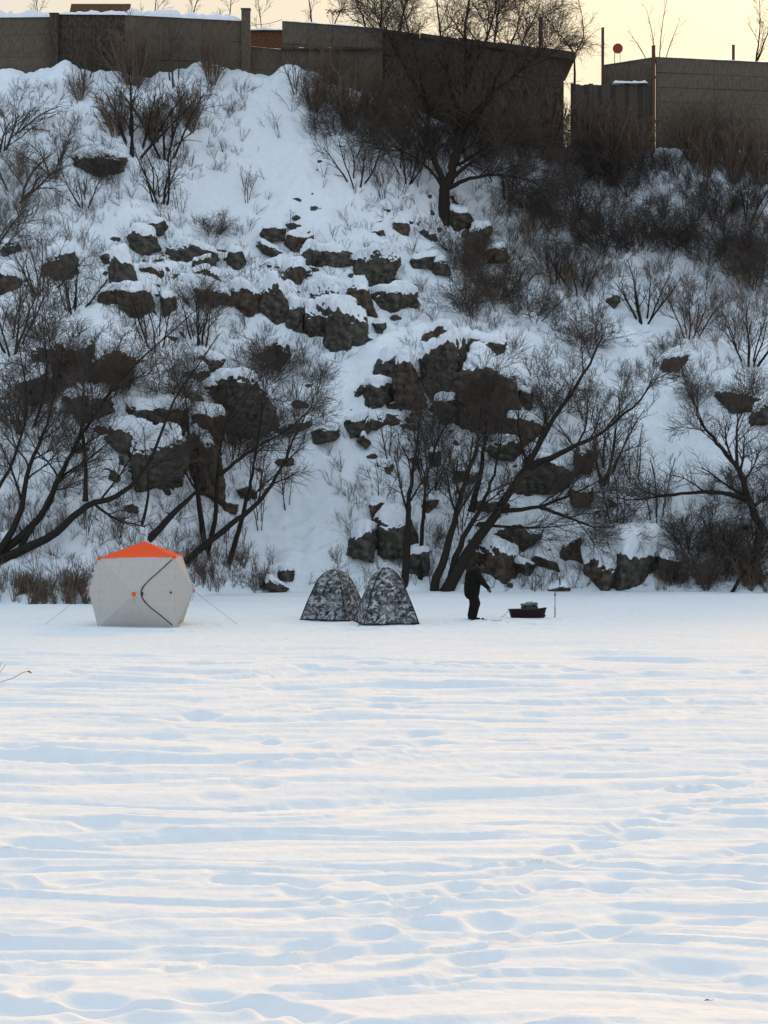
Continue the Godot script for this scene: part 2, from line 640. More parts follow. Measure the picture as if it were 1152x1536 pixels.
const TREE_LEVELS := [
	[8, 0.3, 2.2, 0.65, 0.13, Vector3(0, 0.22, 0), 5, 6, 0.6],
	[12, 0.2, 1.15, 0.7, 0.16, Vector3(0, 0.25, 0), 3, 5, 0.6],
	[8, 0.15, 0.55, 0.7, 0.2, Vector3(0, 0.2, 0), 3, 3, 0.65],
]

# stems: each a list of [px, py, depth offset] in the photograph, with its radius at the foot
func stem_tree(called: String, label: String, d: float, stems: Array, levels: Array, seed_: int, category := "tree", mat: Material = null) -> void:
	var rng := RandomNumberGenerator.new()
	rng.seed = seed_
	if mat == null:
		mat = mats.bark
	if d < 100.0:
		d = -on_slope(stems[0][1][0][0], stems[0][1][0][1]).z
	var foot: Vector3 = at_depth(stems[0][1][0][0], stems[0][1][0][1], d)
	var t := thing(called, foot, label, category, "bare trees on the slope")
	var crown := Acc.new()
	for st in stems:
		var pts: Array = []
		var dd := d
		var rooted: bool = st.size() > 2 and st[2]
		if rooted and d < 100.0:
			dd = -on_slope(st[1][0][0], st[1][0][1]).z - st[1][0][2]
		for q in st[1]:
			pts.append(at_depth(q[0], q[1], dd + q[2]) - foot)
		if rooted:
			pts[0] += (pts[0] - pts[1]).normalized() * 0.6
		var path := smooth_path(pts, 5, rng, st[0] * 0.12)
		var rad := PackedFloat32Array()
		var r1 := maxf(st[0] * 0.09, 0.009)
		for k in path.size():
			var u := float(k) / (path.size() - 1)
			rad.append(lerpf(st[0], r1, pow(u, 0.8)) * (1.0 + 0.25 * exp(-u * 14.0)))
		var a := Acc.new()
		add_tube(a, path, rad, 8, true)
		var stem := part("stem", mesh_of(a), mat, t)
		var limbs := Acc.new()
		grow(levels, [limbs, crown], path, st[0] * 0.8, r1, 0, rng)
		if limbs.i.size() > 0:
			part("branches", mesh_of(limbs), mat, stem, "stuff")
	if crown.i.size() > 0:
		part("crown", mesh_of(crown), mats.twig, t, "stuff")

# a shrub of many stems from one foot
func shrub_proto(kind: String, seed_: int) -> Array:
	var rng := RandomNumberGenerator.new()
	rng.seed = seed_
	thinnest = 0.0028
	var stems := Acc.new()
	var twigs := Acc.new()
	var n := 6
	var lean := 0.55
	var levels: Array = [[6, 0.3, 0.42, 0.6, 0.14, Vector3(0, 0.5, 0), 3, 4, 0.6], [5, 0.2, 0.2, 0.7, 0.18, Vector3(0, 0.3, 0), 3, 3, 0.7]]
	var rad := 0.022
	var mid := 0.08
	match kind:
		"fan":
			n = 7
		"dense":
			n = 14
			lean = 0.9
			rad = 0.010
			mid = 0.14
			levels = [[9, 0.15, 0.42, 0.8, 0.2, Vector3(0, 0.2, 0), 3, 4, 0.7], [9, 0.1, 0.22, 0.9, 0.22, Vector3(0, 0.1, 0), 3, 3, 0.7]]
		"weed":
			n = 30
			lean = 0.42
			rad = 0.009
			levels = [[7, 0.25, 0.28, 0.5, 0.14, Vector3(0, 0.6, 0), 3, 3, 0.75], [5, 0.2, 0.13, 0.6, 0.2, Vector3(0, 0.3, 0), 3, 2, 0.8]]
		"arch":
			n = 6
			lean = 0.8
			rad = 0.02
			levels = [[9, 0.2, 0.5, 0.5, 0.12, Vector3(0, -0.5, 0), 3, 4, 0.6], [6, 0.2, 0.25, 0.6, 0.15, Vector3(0, -0.4, 0), 3, 3, 0.7]]
		"thin":
			n = 4
			lean = 0.35
			rad = 0.014
			levels = [[7, 0.3, 0.3, 0.55, 0.14, Vector3(0, 0.5, 0), 3, 4, 0.6], [3, 0.2, 0.14, 0.6, 0.15, Vector3(0, 0.4, 0), 3, 2, 0.8]]
	for k in n:
		var az := TAU * (k + rng.randf()) / n
		var tilt := lean * rng.randf_range(0.15, 1.15)
		var dir := Vector3(cos(az) * sin(tilt), cos(tilt), sin(az) * sin(tilt))
		var length := rng.randf_range(0.65, 1.05)
		var pull := Vector3(0, 0.25, 0)
		if kind == "arch":
			pull = Vector3(0, -0.75, 0)
		var path := wander(Vector3(cos(az) * 0.05, -0.12, sin(az) * 0.05), dir, length, 8, mid, pull, rng)
		var r := rad * rng.randf_range(0.6, 1.1)
		var rr := PackedFloat32Array()
		for q in path.size():
			rr.append(lerpf(r, 0.005, float(q) / (path.size() - 1)))
		add_tube(stems, path, rr, 4)
		grow(levels, [twigs], path, r, 0.005, 0, rng)
	thinnest = 0.0065
	return [mesh_of(stems), mesh_of(twigs)]

var protos := {}
func shrub(px: float, py: float, high: float, kind: String, label: String, seed_: int, where := Vector3.INF) -> void:
	var key := "%s%d" % [kind, seed_ % 4]
	if not protos.has(key):
		protos[key] = shrub_proto(kind, 700 + hash(key) % 1000)
	var at := on_slope(px, py) if where == Vector3.INF else where
	if where == Vector3.INF:
		at.y = slope_height(at.x, -at.z) - 0.02
	var called := "dry_weed_clump" if kind == "weed" else "bare_shrub"
	var t := thing(called, at, label, "weeds" if kind == "weed" else "shrub", "brown weed clumps on the slope" if kind == "weed" else "bare shrubs on the slope")
	t.rotation.y = fmod(seed_ * 2.399, TAU)
	t.rotation.z = 0.12 * sin(seed_ * 1.7)
	t.scale = Vector3(high, high * (1.0 if kind != "dense" else 0.85), high)
	var m: Material = mats.weed if kind == "weed" else (mats.twig if kind != "fan" else mats.bark)
	part("stems", protos[key][0], m, t, "stuff")
	part("twigs", protos[key][1], mats.weed if kind == "weed" else mats.twig, t, "stuff")

# ---------------------------------------------------------------- smooth bodies: tapered capsules joined by a smooth minimum, meshed as surface nets
func nets(into: Acc, bones: Array, cell: float, blend: float) -> void:
	var lo := Vector3.INF
	var hi := -Vector3.INF
	for b in bones:
		var rr := maxf(b[2], b[3]) + blend + cell * 3.0
		for e in 2:
			lo = lo.min(b[e] - Vector3.ONE * rr)
			hi = hi.max(b[e] + Vector3.ONE * rr)
	var nx := int((hi.x - lo.x) / cell) + 2
	var ny := int((hi.y - lo.y) / cell) + 2
	var nz := int((hi.z - lo.z) / cell) + 2
	var f := PackedFloat32Array()
	f.resize(nx * ny * nz)
	f.fill(1.0)
	for b in bones:
		var a: Vector3 = b[0]
		var e: Vector3 = b[1]
		var ra: float = b[2]
		var rb: float = b[3]
		var squash: Vector3 = b[4] if b.size() > 4 else Vector3.ONE
		var rr := maxf(ra, rb) * maxf(squash.x, maxf(squash.y, squash.z)) + blend + cell * 2.0
		var l := ((a.min(e) - Vector3.ONE * rr - lo) / cell).floor()
		var h := ((a.max(e) + Vector3.ONE * rr - lo) / cell).ceil()
		var ae := e - a
		var len2 := maxf(ae.length_squared(), 1e-9)
		for z in range(maxi(int(l.z), 0), mini(int(h.z), nz - 1) + 1):
			for y in range(maxi(int(l.y), 0), mini(int(h.y), ny - 1) + 1):
				var row := (z * ny + y) * nx
				for x in range(maxi(int(l.x), 0), mini(int(h.x), nx - 1) + 1):
					var p := lo + Vector3(x, y, z) * cell - a
					var t := clampf(p.dot(ae) / len2, 0.0, 1.0)
					var q := (p - ae * t) / squash
					var d := q.length() - lerpf(ra, rb, t)
					var o := f[row + x]
					var m := clampf(0.5 + 0.5 * (o - d) / blend, 0.0, 1.0)
					f[row + x] = lerpf(o, d, m) - blend * m * (1.0 - m)
	var cellv := {}
	var base := a_size(into)
	var corner := [0, 1, nx, nx + 1, nx * ny, nx * ny + 1, nx * ny + nx, nx * ny + nx + 1]
	var edges := [[0, 1], [2, 3], [4, 5], [6, 7], [0, 2], [1, 3], [4, 6], [5, 7], [0, 4], [1, 5], [2, 6], [3, 7]]
	for z in nz - 1:
		for y in ny - 1:
			var row := (z * ny + y) * nx
			for x in nx - 1:
				var k := row + x
				var inside := 0
				for c in 8:
					if f[k + corner[c]] < 0.0:
						inside += 1
				if inside == 0 or inside == 8:
					continue
				var sum := Vector3.ZERO
				var n := 0
				for ed in edges:
					var fa := f[k + corner[ed[0]]]
					var fb := f[k + corner[ed[1]]]
					if (fa < 0.0) != (fb < 0.0):
						var u := fa / (fa - fb)
						var pa := Vector3(ed[0] & 1, (ed[0] >> 1) & 1, ed[0] >> 2)
						var pb := Vector3(ed[1] & 1, (ed[1] >> 1) & 1, ed[1] >> 2)
						sum += pa.lerp(pb, u)
						n += 1
				cellv[k] = into.v.size()
				into.v.append(lo + (Vector3(x, y, z) + sum / n) * cell)
				var g := Vector3(f[k + 1] - f[k] + f[k + corner[7]] - f[k + corner[6]], f[k + nx] - f[k] + f[k + corner[7]] - f[k + corner[5]], f[k + nx * ny] - f[k] + f[k + corner[7]] - f[k + corner[3]])
				into.n.append(g.normalized())
	for k in cellv:
		for axis in 3:
			var step: int = [1, nx, nx * ny][axis]
			var o1: int = [nx, nx * ny, 1][axis]
			var o2: int = [nx * ny, 1, nx][axis]
			var a := f[k]
			var b := f[k + step]
			if (a < 0.0) == (b < 0.0):
				continue
			if not (cellv.has(k - o1) and cellv.has(k - o2) and cellv.has(k - o1 - o2)):
				continue
			var q := [cellv[k], cellv[k - o1], cellv[k - o1 - o2], cellv[k - o2]]
			if a < 0.0:
				into.i.append_array(PackedInt32Array([q[0], q[2], q[1], q[0], q[3], q[2]]))
			else:
				into.i.append_array(PackedInt32Array([q[0], q[1], q[2], q[0], q[2], q[3]]))
	if base == into.v.size():
		push_error("empty body")

func a_size(a: Acc) -> int:
	return a.v.size()

func body_mesh(bones: Array, cell: float, blend: float) -> ArrayMesh:
	var a := Acc.new()
	nets(a, bones, cell, blend)
	return mesh_of(a)

func hand_bones(wrist: Vector3, dir: Vector3, palm_out: Vector3, curl: float) -> Array:
	var out: Array = []
	var across := dir.cross(palm_out).normalized()
	var knuckle := wrist + dir * 0.085
	out.append([wrist, wrist + dir * 0.05, 0.024, 0.026, Vector3.ONE])
	for k in 4:
		var off := across * (k - 1.5) * 0.021
		var root := knuckle + off
		out.append([wrist + off * 0.5 + dir * 0.02, root, 0.017, 0.012, Vector3.ONE])
		var len: float = [0.034, 0.040, 0.037, 0.028][k]
		var d := dir
		var p := root
		for j in 3:
			d = (d + palm_out * curl * (0.5 + 0.35 * j)).normalized()
			var q: Vector3 = p + d * len * [1.0, 0.72, 0.6][j]
			out.append([p, q, 0.0095 - j * 0.0007, 0.0088 - j * 0.0007, Vector3.ONE])
			p = q
	var thumb := wrist + dir * 0.02 - across * 0.028
	var td := (dir * 0.75 - across * 0.6 + palm_out * 0.35).normalized()
	out.append([thumb, thumb + td * 0.04, 0.014, 0.011, Vector3.ONE])
	out.append([thumb + td * 0.04, thumb + td * 0.04 + (td + dir * 0.8).normalized() * 0.032, 0.0105, 0.009, Vector3.ONE])
	return out

func build_person() -> void:
	var foot := on_ice(711, 928)
	foot.y = -0.045
	var t := thing("person", foot, "person in black jacket, dark trousers and cap, head bowed, standing beside the red sledge", "person")
	# faces along +x (to the right in the photograph)
	var hip := Vector3(-0.06, 0.92, 0.0)
	var chest := Vector3(0.0, 1.28, 0.0)
	var neck := Vector3(0.11, 1.47, 0.0)
	var head := Vector3(0.205, 1.60, 0.0)
	var legs: Array = []
	for s in [-1.0, 1.0]:
		var h := hip + Vector3(0, -0.02, s * 0.10)
		var k := Vector3(0.025 + 0.03 * s, 0.49, s * 0.115)
		var an := Vector3(-0.05 + 0.035 * s, 0.10, s * 0.12)
		legs.append([h, k, an])
	var arms: Array = []
	for s in [-1.0, 1.0]:
		var sh := Vector3(0.035, 1.385, s * 0.185)
		var el := Vector3(0.215 - (0.02 if s < 0 else 0.0), 1.13, s * 0.235)
		var wr := Vector3(0.395, 0.945, s * (0.20 if s > 0 else 0.14))
		arms.append([sh, el, wr])
	# the figure itself, one skin
	var bones: Array = [[hip, chest, 0.13, 0.135], [chest, neck, 0.10, 0.058], [neck, head + Vector3(-0.02, -0.03, 0), 0.056, 0.06]]
	for l in legs:
		bones.append([l[0], l[1], 0.085, 0.058])
		bones.append([l[1], l[2], 0.056, 0.042])
		bones.append([l[2] + Vector3(-0.03, -0.04, 0), l[2] + Vector3(0.17, -0.065, 0), 0.04, 0.032])
	for a in arms:
		bones.append([chest + Vector3(0, 0.06, a[0].z * 0.4), a[0], 0.08, 0.058])
		bones.append([a[0], a[1], 0.05, 0.042])
		bones.append([a[1], a[2], 0.042, 0.03])
	var skin := Acc.new()
	nets(skin, bones, 0.014, 0.035)
	var fwd := Vector3(0.80, -0.60, 0.0).normalized()
	var up := Vector3(0.60, 0.80, 0.0)
	var hb: Array = [
		[head + up * 0.025 - fwd * 0.018, head + up * 0.02 + fwd * 0.012, 0.092, 0.088, Vector3(1, 1, 0.86)],
		[head - up * 0.035 + fwd * 0.045, head - up * 0.085 + fwd * 0.055, 0.058, 0.036, Vector3(1, 1, 0.9)],
		[head + up * 0.008 + fwd * 0.098, head - up * 0.028 + fwd * 0.112, 0.011, 0.017],
		[head - up * 0.058 + fwd * 0.092 + Vector3(0, 0, -0.016), head - up * 0.058 + fwd * 0.092 + Vector3(0, 0, 0.016), 0.011, 0.011],
		[head - up * 0.12 - fwd * 0.03, neck + Vector3(0.01, 0.0, 0), 0.052, 0.056],
	]
	for s in [-1.0, 1.0]:
		hb.append([head + up * 0.022 + fwd * 0.078 + Vector3(0, 0, s * 0.036), head + up * 0.020 + fwd * 0.080 + Vector3(0, 0, s * 0.028), 0.013, 0.013])
		hb.append([head - up * 0.022 - fwd * 0.012 + Vector3(0, 0, s * 0.080), head + up * 0.018 - fwd * 0.018 + Vector3(0, 0, s * 0.084), 0.011, 0.015])
	nets(skin, hb, 0.007, 0.014)
	for k in 2:
		var s: float = [-1.0, 1.0][k]
		var dir := Vector3(0.45, -0.87, -0.08 * s).normalized()
		nets(skin, hand_bones(arms[k][2], dir, Vector3(0.25, -0.1, -s).normalized(), 0.55), 0.0045, 0.007)
	part("body", mesh_of(skin), mats.skin, t)
	# clothing
	var jacket: Array = [
		[hip + Vector3(-0.005, -0.12, -0.05), hip + Vector3(-0.005, -0.12, 0.05), 0.22, 0.22, Vector3(1.0, 1, 1)],
		[hip, chest + Vector3(-0.015, 0.0, 0), 0.235, 0.245, Vector3(1.0, 1, 1.1)],
		[chest + Vector3(0, 0.05, -0.09), chest + Vector3(0, 0.05, 0.09), 0.19, 0.19],
		[chest + Vector3(0.02, 0.1, 0), neck + Vector3(-0.02, -0.02, 0), 0.15, 0.10],
	]
	for a in arms:
		jacket.append([a[0], a[1], 0.115, 0.092])
		jacket.append([a[1], a[2] + (a[1] - a[2]).normalized() * 0.02, 0.085, 0.06])
	var jm := part("jacket", body_mesh(jacket, 0.014, 0.04), mats.jacket, t)
	part("collar", body_mesh([[neck + Vector3(-0.035, -0.03, -0.03), neck + Vector3(-0.035, -0.03, 0.03), 0.075, 0.075], [neck + Vector3(-0.06, -0.04, 0), neck + Vector3(0.03, -0.02, 0), 0.07, 0.065]], 0.012, 0.03), mats.jacket, jm)
	var trousers: Array = [[hip + Vector3(0, -0.02, -0.06), hip + Vector3(0, -0.02, 0.06), 0.14, 0.14]]
	for l in legs:
		trousers.append([l[0], l[1], 0.14, 0.12])
		trousers.append([l[1], l[2] + Vector3(0, 0.03, 0), 0.115, 0.098])
	part("trousers", body_mesh(trousers, 0.014, 0.03), mats.trousers, t)
	for l in legs:
		var b: Array = [
			[l[2] + Vector3(0, 0.10, 0), l[2] + Vector3(-0.005, -0.02, 0), 0.066, 0.058],
			[l[2] + Vector3(-0.035, -0.055, 0), l[2] + Vector3(0.15, -0.06, 0), 0.052, 0.046, Vector3(1, 1, 0.95)]]
		part("boot", body_mesh(b, 0.012, 0.03), mats.boot, t)
	var cap: Array = [
		[head + up * 0.06 - fwd * 0.02, head + up * 0.05 + fwd * 0.005, 0.092, 0.088, Vector3(1, 1, 0.92)],
		[head + up * 0.025 - fwd * 0.045, head + up * 0.03 - fwd * 0.04, 0.085, 0.08],
		[head - up * 0.01 - fwd * 0.03 + Vector3(0, 0, -0.078), head - up * 0.05 - fwd * 0.02 + Vector3(0, 0, -0.068), 0.03, 0.026],
		[head - up * 0.01 - fwd * 0.03 + Vector3(0, 0, 0.078), head - up * 0.05 - fwd * 0.02 + Vector3(0, 0, 0.068), 0.03, 0.026],
		[head + up * 0.055 + fwd * 0.09, head + up * 0.045 + fwd * 0.135, 0.02, 0.012, Vector3(1, 1, 2.6)]]
	part("cap", body_mesh(cap, 0.009, 0.02), mats.jacket, t)

# ---------------------------------------------------------------- tents
# a cloth triangle between three corners that hangs in by SAG at its middle
func add_cloth(a: Acc, p0: Vector3, p1: Vector3, p2: Vector3, out: Vector3, sag: float, n := 10) -> void:
	var idx := {}
	var start := a.v.size()
	for r in n + 1:
		for c in n + 1 - r:
			var u := float(c) / n
			var v := float(r) / n
			var w := 1.0 - u - v
			var q := p0 * w + p1 * u + p2 * v
			q -= out * sag * (27.0 * u * v * w * 0.6 + 4.0 * u * w * 0.25 * (1.0 - v) + 0.12 * sin(u * 9.0 + v * 5.0) * u * v * w * 27.0 * 0.25)
			idx[Vector2i(c, r)] = a.v.size()
			a.v.append(q)
			a.n.append(Vector3.ZERO)
	var i0 := a.i.size()
	for r in n:
		for c in n - r:
			a.i.append_array(PackedInt32Array([idx[Vector2i(c, r)], idx[Vector2i(c + 1, r)], idx[Vector2i(c, r + 1)]]))
			if c + r < n - 1:
				a.i.append_array(PackedInt32Array([idx[Vector2i(c + 1, r)], idx[Vector2i(c + 1, r + 1)], idx[Vector2i(c, r + 1)]]))
	var flip := (p2 - p0).cross(p1 - p0).dot(out) < 0.0
	if flip:
		for k in range(i0, a.i.size(), 3):
			var s := a.i[k + 1]
			a.i[k + 1] = a.i[k + 2]
			a.i[k + 2] = s
	for k in range(i0, a.i.size(), 3):
		var f := (a.v[a.i[k + 2]] - a.v[a.i[k]]).cross(a.v[a.i[k + 1]] - a.v[a.i[k]])
		for e in 3:
			a.n[a.i[k + e]] += f
	for k in range(start, a.v.size()):
		a.n[k] = a.n[k].normalized()

func cloth(p0: Vector3, p1: Vector3, p2: Vector3, out: Vector3, sag: float) -> ArrayMesh:
	var a := Acc.new()
	add_cloth(a, p0, p1, p2, out, sag)
	return mesh_of(a)

func build_hub_tent() -> void:
	var d := 56.8
	var front := at_depth(205, 939, d)
	var s := d / FOCAL
	var hw := 57.5 * s            # half width at the corners
	var dep := 2.15
	var t := thing("hub_tent", Vector3(front.x, -0.04, front.z - dep * 0.5), "grey cube shaped ice fishing tent with an orange roof", "tent")
	var tw := 56.5 * s
	var ht := 104.5 * s
	var hd := dep * 0.5
	var lo := [Vector3(-hw, 0, hd), Vector3(hw, 0, hd), Vector3(hw, 0, -hd), Vector3(-hw, 0, -hd)]
	var hi := [Vector3(-tw, ht, hd - 0.02), Vector3(tw, ht + 0.04, hd - 0.02), Vector3(tw, ht, -hd + 0.02), Vector3(-tw, ht, -hd + 0.02)]
	var outs := [Vector3.BACK, Vector3.RIGHT, Vector3.FORWARD, Vector3.LEFT]
	var apex := Vector3(0.09, ht + 24 * s, 0)
	for k in 4:
		var a: Vector3 = lo[k]
		var b: Vector3 = lo[(k + 1) % 4]
		var c: Vector3 = hi[(k + 1) % 4]
		var e: Vector3 = hi[k]
		var hub: Vector3 = (a + b + c + e) * 0.25 + outs[k] * (0.62 if k == 0 else 0.42)
		var names4 := ["lower_panel", "side_panel", "upper_panel", "side_panel"]
		var ring := [a, b, c, e]
		for q in 4:
			var m := cloth(ring[q], ring[(q + 1) % 4], hub, outs[k], 0.035)
			part(names4[q], m, mats.tent_grey, t)
		# poles under the cloth read as raised seams
		for q in 4:
			part("seam", tube([ring[q] + outs[k] * 0.004, (ring[q] + hub) * 0.5 - outs[k] * 0.004, hub], 0.008, 5), mats.tent_grey, t)
		var tab := part("hub_tab", block(Vector3(-0.055, -0.06, -0.012), Vector3(0.055, 0.05, 0.012), 0.008), mats.orange, t)
		tab.position = hub + outs[k] * 0.02
		tab.rotation.y = [0.0, PI / 2, PI, -PI / 2][k]
		part("strap", tube([Vector3(0, -0.05, -0.004), Vector3(0, -0.17, -0.03), Vector3(0, -0.3, -0.07)], 0.006, 5), mats.rope, tab)
		var rope_end: Vector3 = hub + outs[k] * 1.25 + Vector3(0, -hub.y + 0.0, 0)
		if k != 0:
			part("guy_rope", tube([hub, rope_end], 0.005, 5), mats.rope, t)
		# roof
		var out: Vector3 = (e + c - a - b).normalized() + outs[k] * 0.4
		var a2 := Acc.new()
		add_cloth(a2, e, c, apex, out.normalized(), 0.05)
		part("roof_panel", mesh_of(a2), mats.orange, t)
		part("roof_edge", tube([e, e.lerp(c, 0.25) - outs[k] * 0.008 + Vector3(0, -0.022, 0), e.lerp(c, 0.5) - outs[k] * 0.012 + Vector3(0, -0.03, 0), e.lerp(c, 0.75) - outs[k] * 0.008 + Vector3(0, -0.022, 0), c], 0.014, 6), mats.piping, t)
		part("corner_cap", block(e - Vector3(0.05, 0.05, 0.05), e + Vector3(0.05, 0.035, 0.05), 0.02), mats.orange, t)
		part("skirt", tube([a + Vector3(0, 0.03, 0), a.lerp(b, 0.5) + outs[k] * 0.03 + Vector3(0, 0.03, 0), b + Vector3(0, 0.03, 0)], 0.035, 6), mats.tent_grey, t)
	# the door's zip and its pulls on the front wall
	var hubf: Vector3 = (lo[0] + lo[1] + hi[1] + hi[0]) * 0.25 + Vector3.BACK * 0.62
	var zip := [hi[1].lerp(hubf, 0.07), hi[1].lerp(hubf, 0.4), hi[1].lerp(hubf, 0.72), (hi[1].lerp(hubf, 0.84) + lo[1].lerp(hubf, 0.84)) * 0.5, lo[1].lerp(hubf, 0.7), lo[1].lerp(hubf, 0.4), lo[1].lerp(hubf, 0.08)]
	var zp := smooth_path(zip, 4, RandomNumberGenerator.new(), 0.0)
	var pts: Array = []
	for p in zp:
		pts.append(p + Vector3(0.02, 0, 0.012))
	part("zip", tube(pts, 0.014, 6), mats.dark, t)
	var pull := part("zip_pull", block(Vector3(-0.015, -0.05, -0.012), Vector3(0.015, 0.05, 0.012), 0.006), mats.dark, t)
	pull.position = zip[3] + Vector3(0.06, 0, 0.0)
	var dot := part("toggle", block(Vector3(-0.025, -0.025, -0.02), Vector3(0.025, 0.025, 0.02), 0.01), mats.dark, t)
	dot.position = (lo[1].lerp(hi[1], 0.5)).lerp(hubf, 0.09) + Vector3(0, 0, 0.02)

func popup_radius(h: float, taper: float) -> float:
	var r := 1.0 - taper * h + 0.03 * sin(h * PI)
	if h > 0.76:
		r *= sqrt(maxf(0.0, 1.0 - pow((h - 0.76) / 0.24, 2.0)))
	return r

func popup_point(az: float, h: float, size: Vector3, turn: float, taper: float) -> Vector3:
	# square foot that grows rounder towards the top
	var c := fposmod(az - turn + PI / 4, PI / 2) - PI / 4
	var square := 1.0 / cos(c) * 0.80
	var k := lerpf(square, 0.92, pow(h, 1.6))
	var r := popup_radius(h, taper) * k
	return Vector3(cos(az) * r * size.x, h * size.y, sin(az) * r * size.z)

func build_popup_tent(px: float, py: float, wide: float, high: float, turn: float, taper: float, label: String) -> void:
	var base := on_ice(px, py)
	var s := -base.z / FOCAL
	var size := Vector3(wide * s * 0.5, high * s, wide * s * 0.5)
	var t := thing("popup_tent", Vector3(base.x, -0.05, base.z - size.z * 0.75), label, "tent", "camouflage pop-up tents")
	for k in 4:
		var a := Acc.new()
		var n := 14
		var m := 16
		for r in m + 1:
			var h := float(r) / m
			h = 1.0 - pow(1.0 - h, 1.35)
			for c in n + 1:
				var u := float(c) / n
				var az := turn + PI / 4 + PI / 2 * (k + u)
				var p := popup_point(az, h, size, turn, taper)
				p += Vector3(cos(az), 0, sin(az)) * 0.025 * (lump_noise.get_noise_3d(p.x * 3.0 + px, p.y * 3.0, p.z * 3.0)) * sin(u * PI)
				a.v.append(p)
		for r in m:
			for c in n:
				var q := r * (n + 1) + c
				a.i.append_array(PackedInt32Array([q, q + 1, q + n + 1, q + 1, q + n + 2, q + n + 1]))
		a.n = smooth_normals(a.v, a.i)
		if a.n[(m / 2) * (n + 1) + n / 2].dot(Vector3(a.v[(m / 2) * (n + 1) + n / 2].x, 0.3, a.v[(m / 2) * (n + 1) + n / 2].z)) < 0.0:
			for q in a.n.size():
				a.n[q] = -a.n[q]
			for q in range(0, a.i.size(), 3):
				var sw := a.i[q + 1]
				a.i[q + 1] = a.i[q + 2]
				a.i[q + 2] = sw
		part("wall_panel", mesh_of(a), mats.camo, t)
		var hoop: Array = []
		for r in m + 1:
			var h := float(r) / m
			var p := popup_point(turn + PI / 4 + PI / 2 * k, minf(h, 0.995), size, turn, taper)
			hoop.append(p + Vector3(p.x, 0.05, p.z).normalized() * 0.006)
		part("hoop", tube(hoop, 0.014, 6), mats.dark, t)
		var hem: Array = []
		for c in 9:
			hem.append(popup_point(turn + PI / 4 + PI / 2 * (k + c / 8.0), 0.0, size, turn, taper) + Vector3(0, 0.03, 0))
		part("hem", tube(hem, 0.018, 6), mats.dark, t)

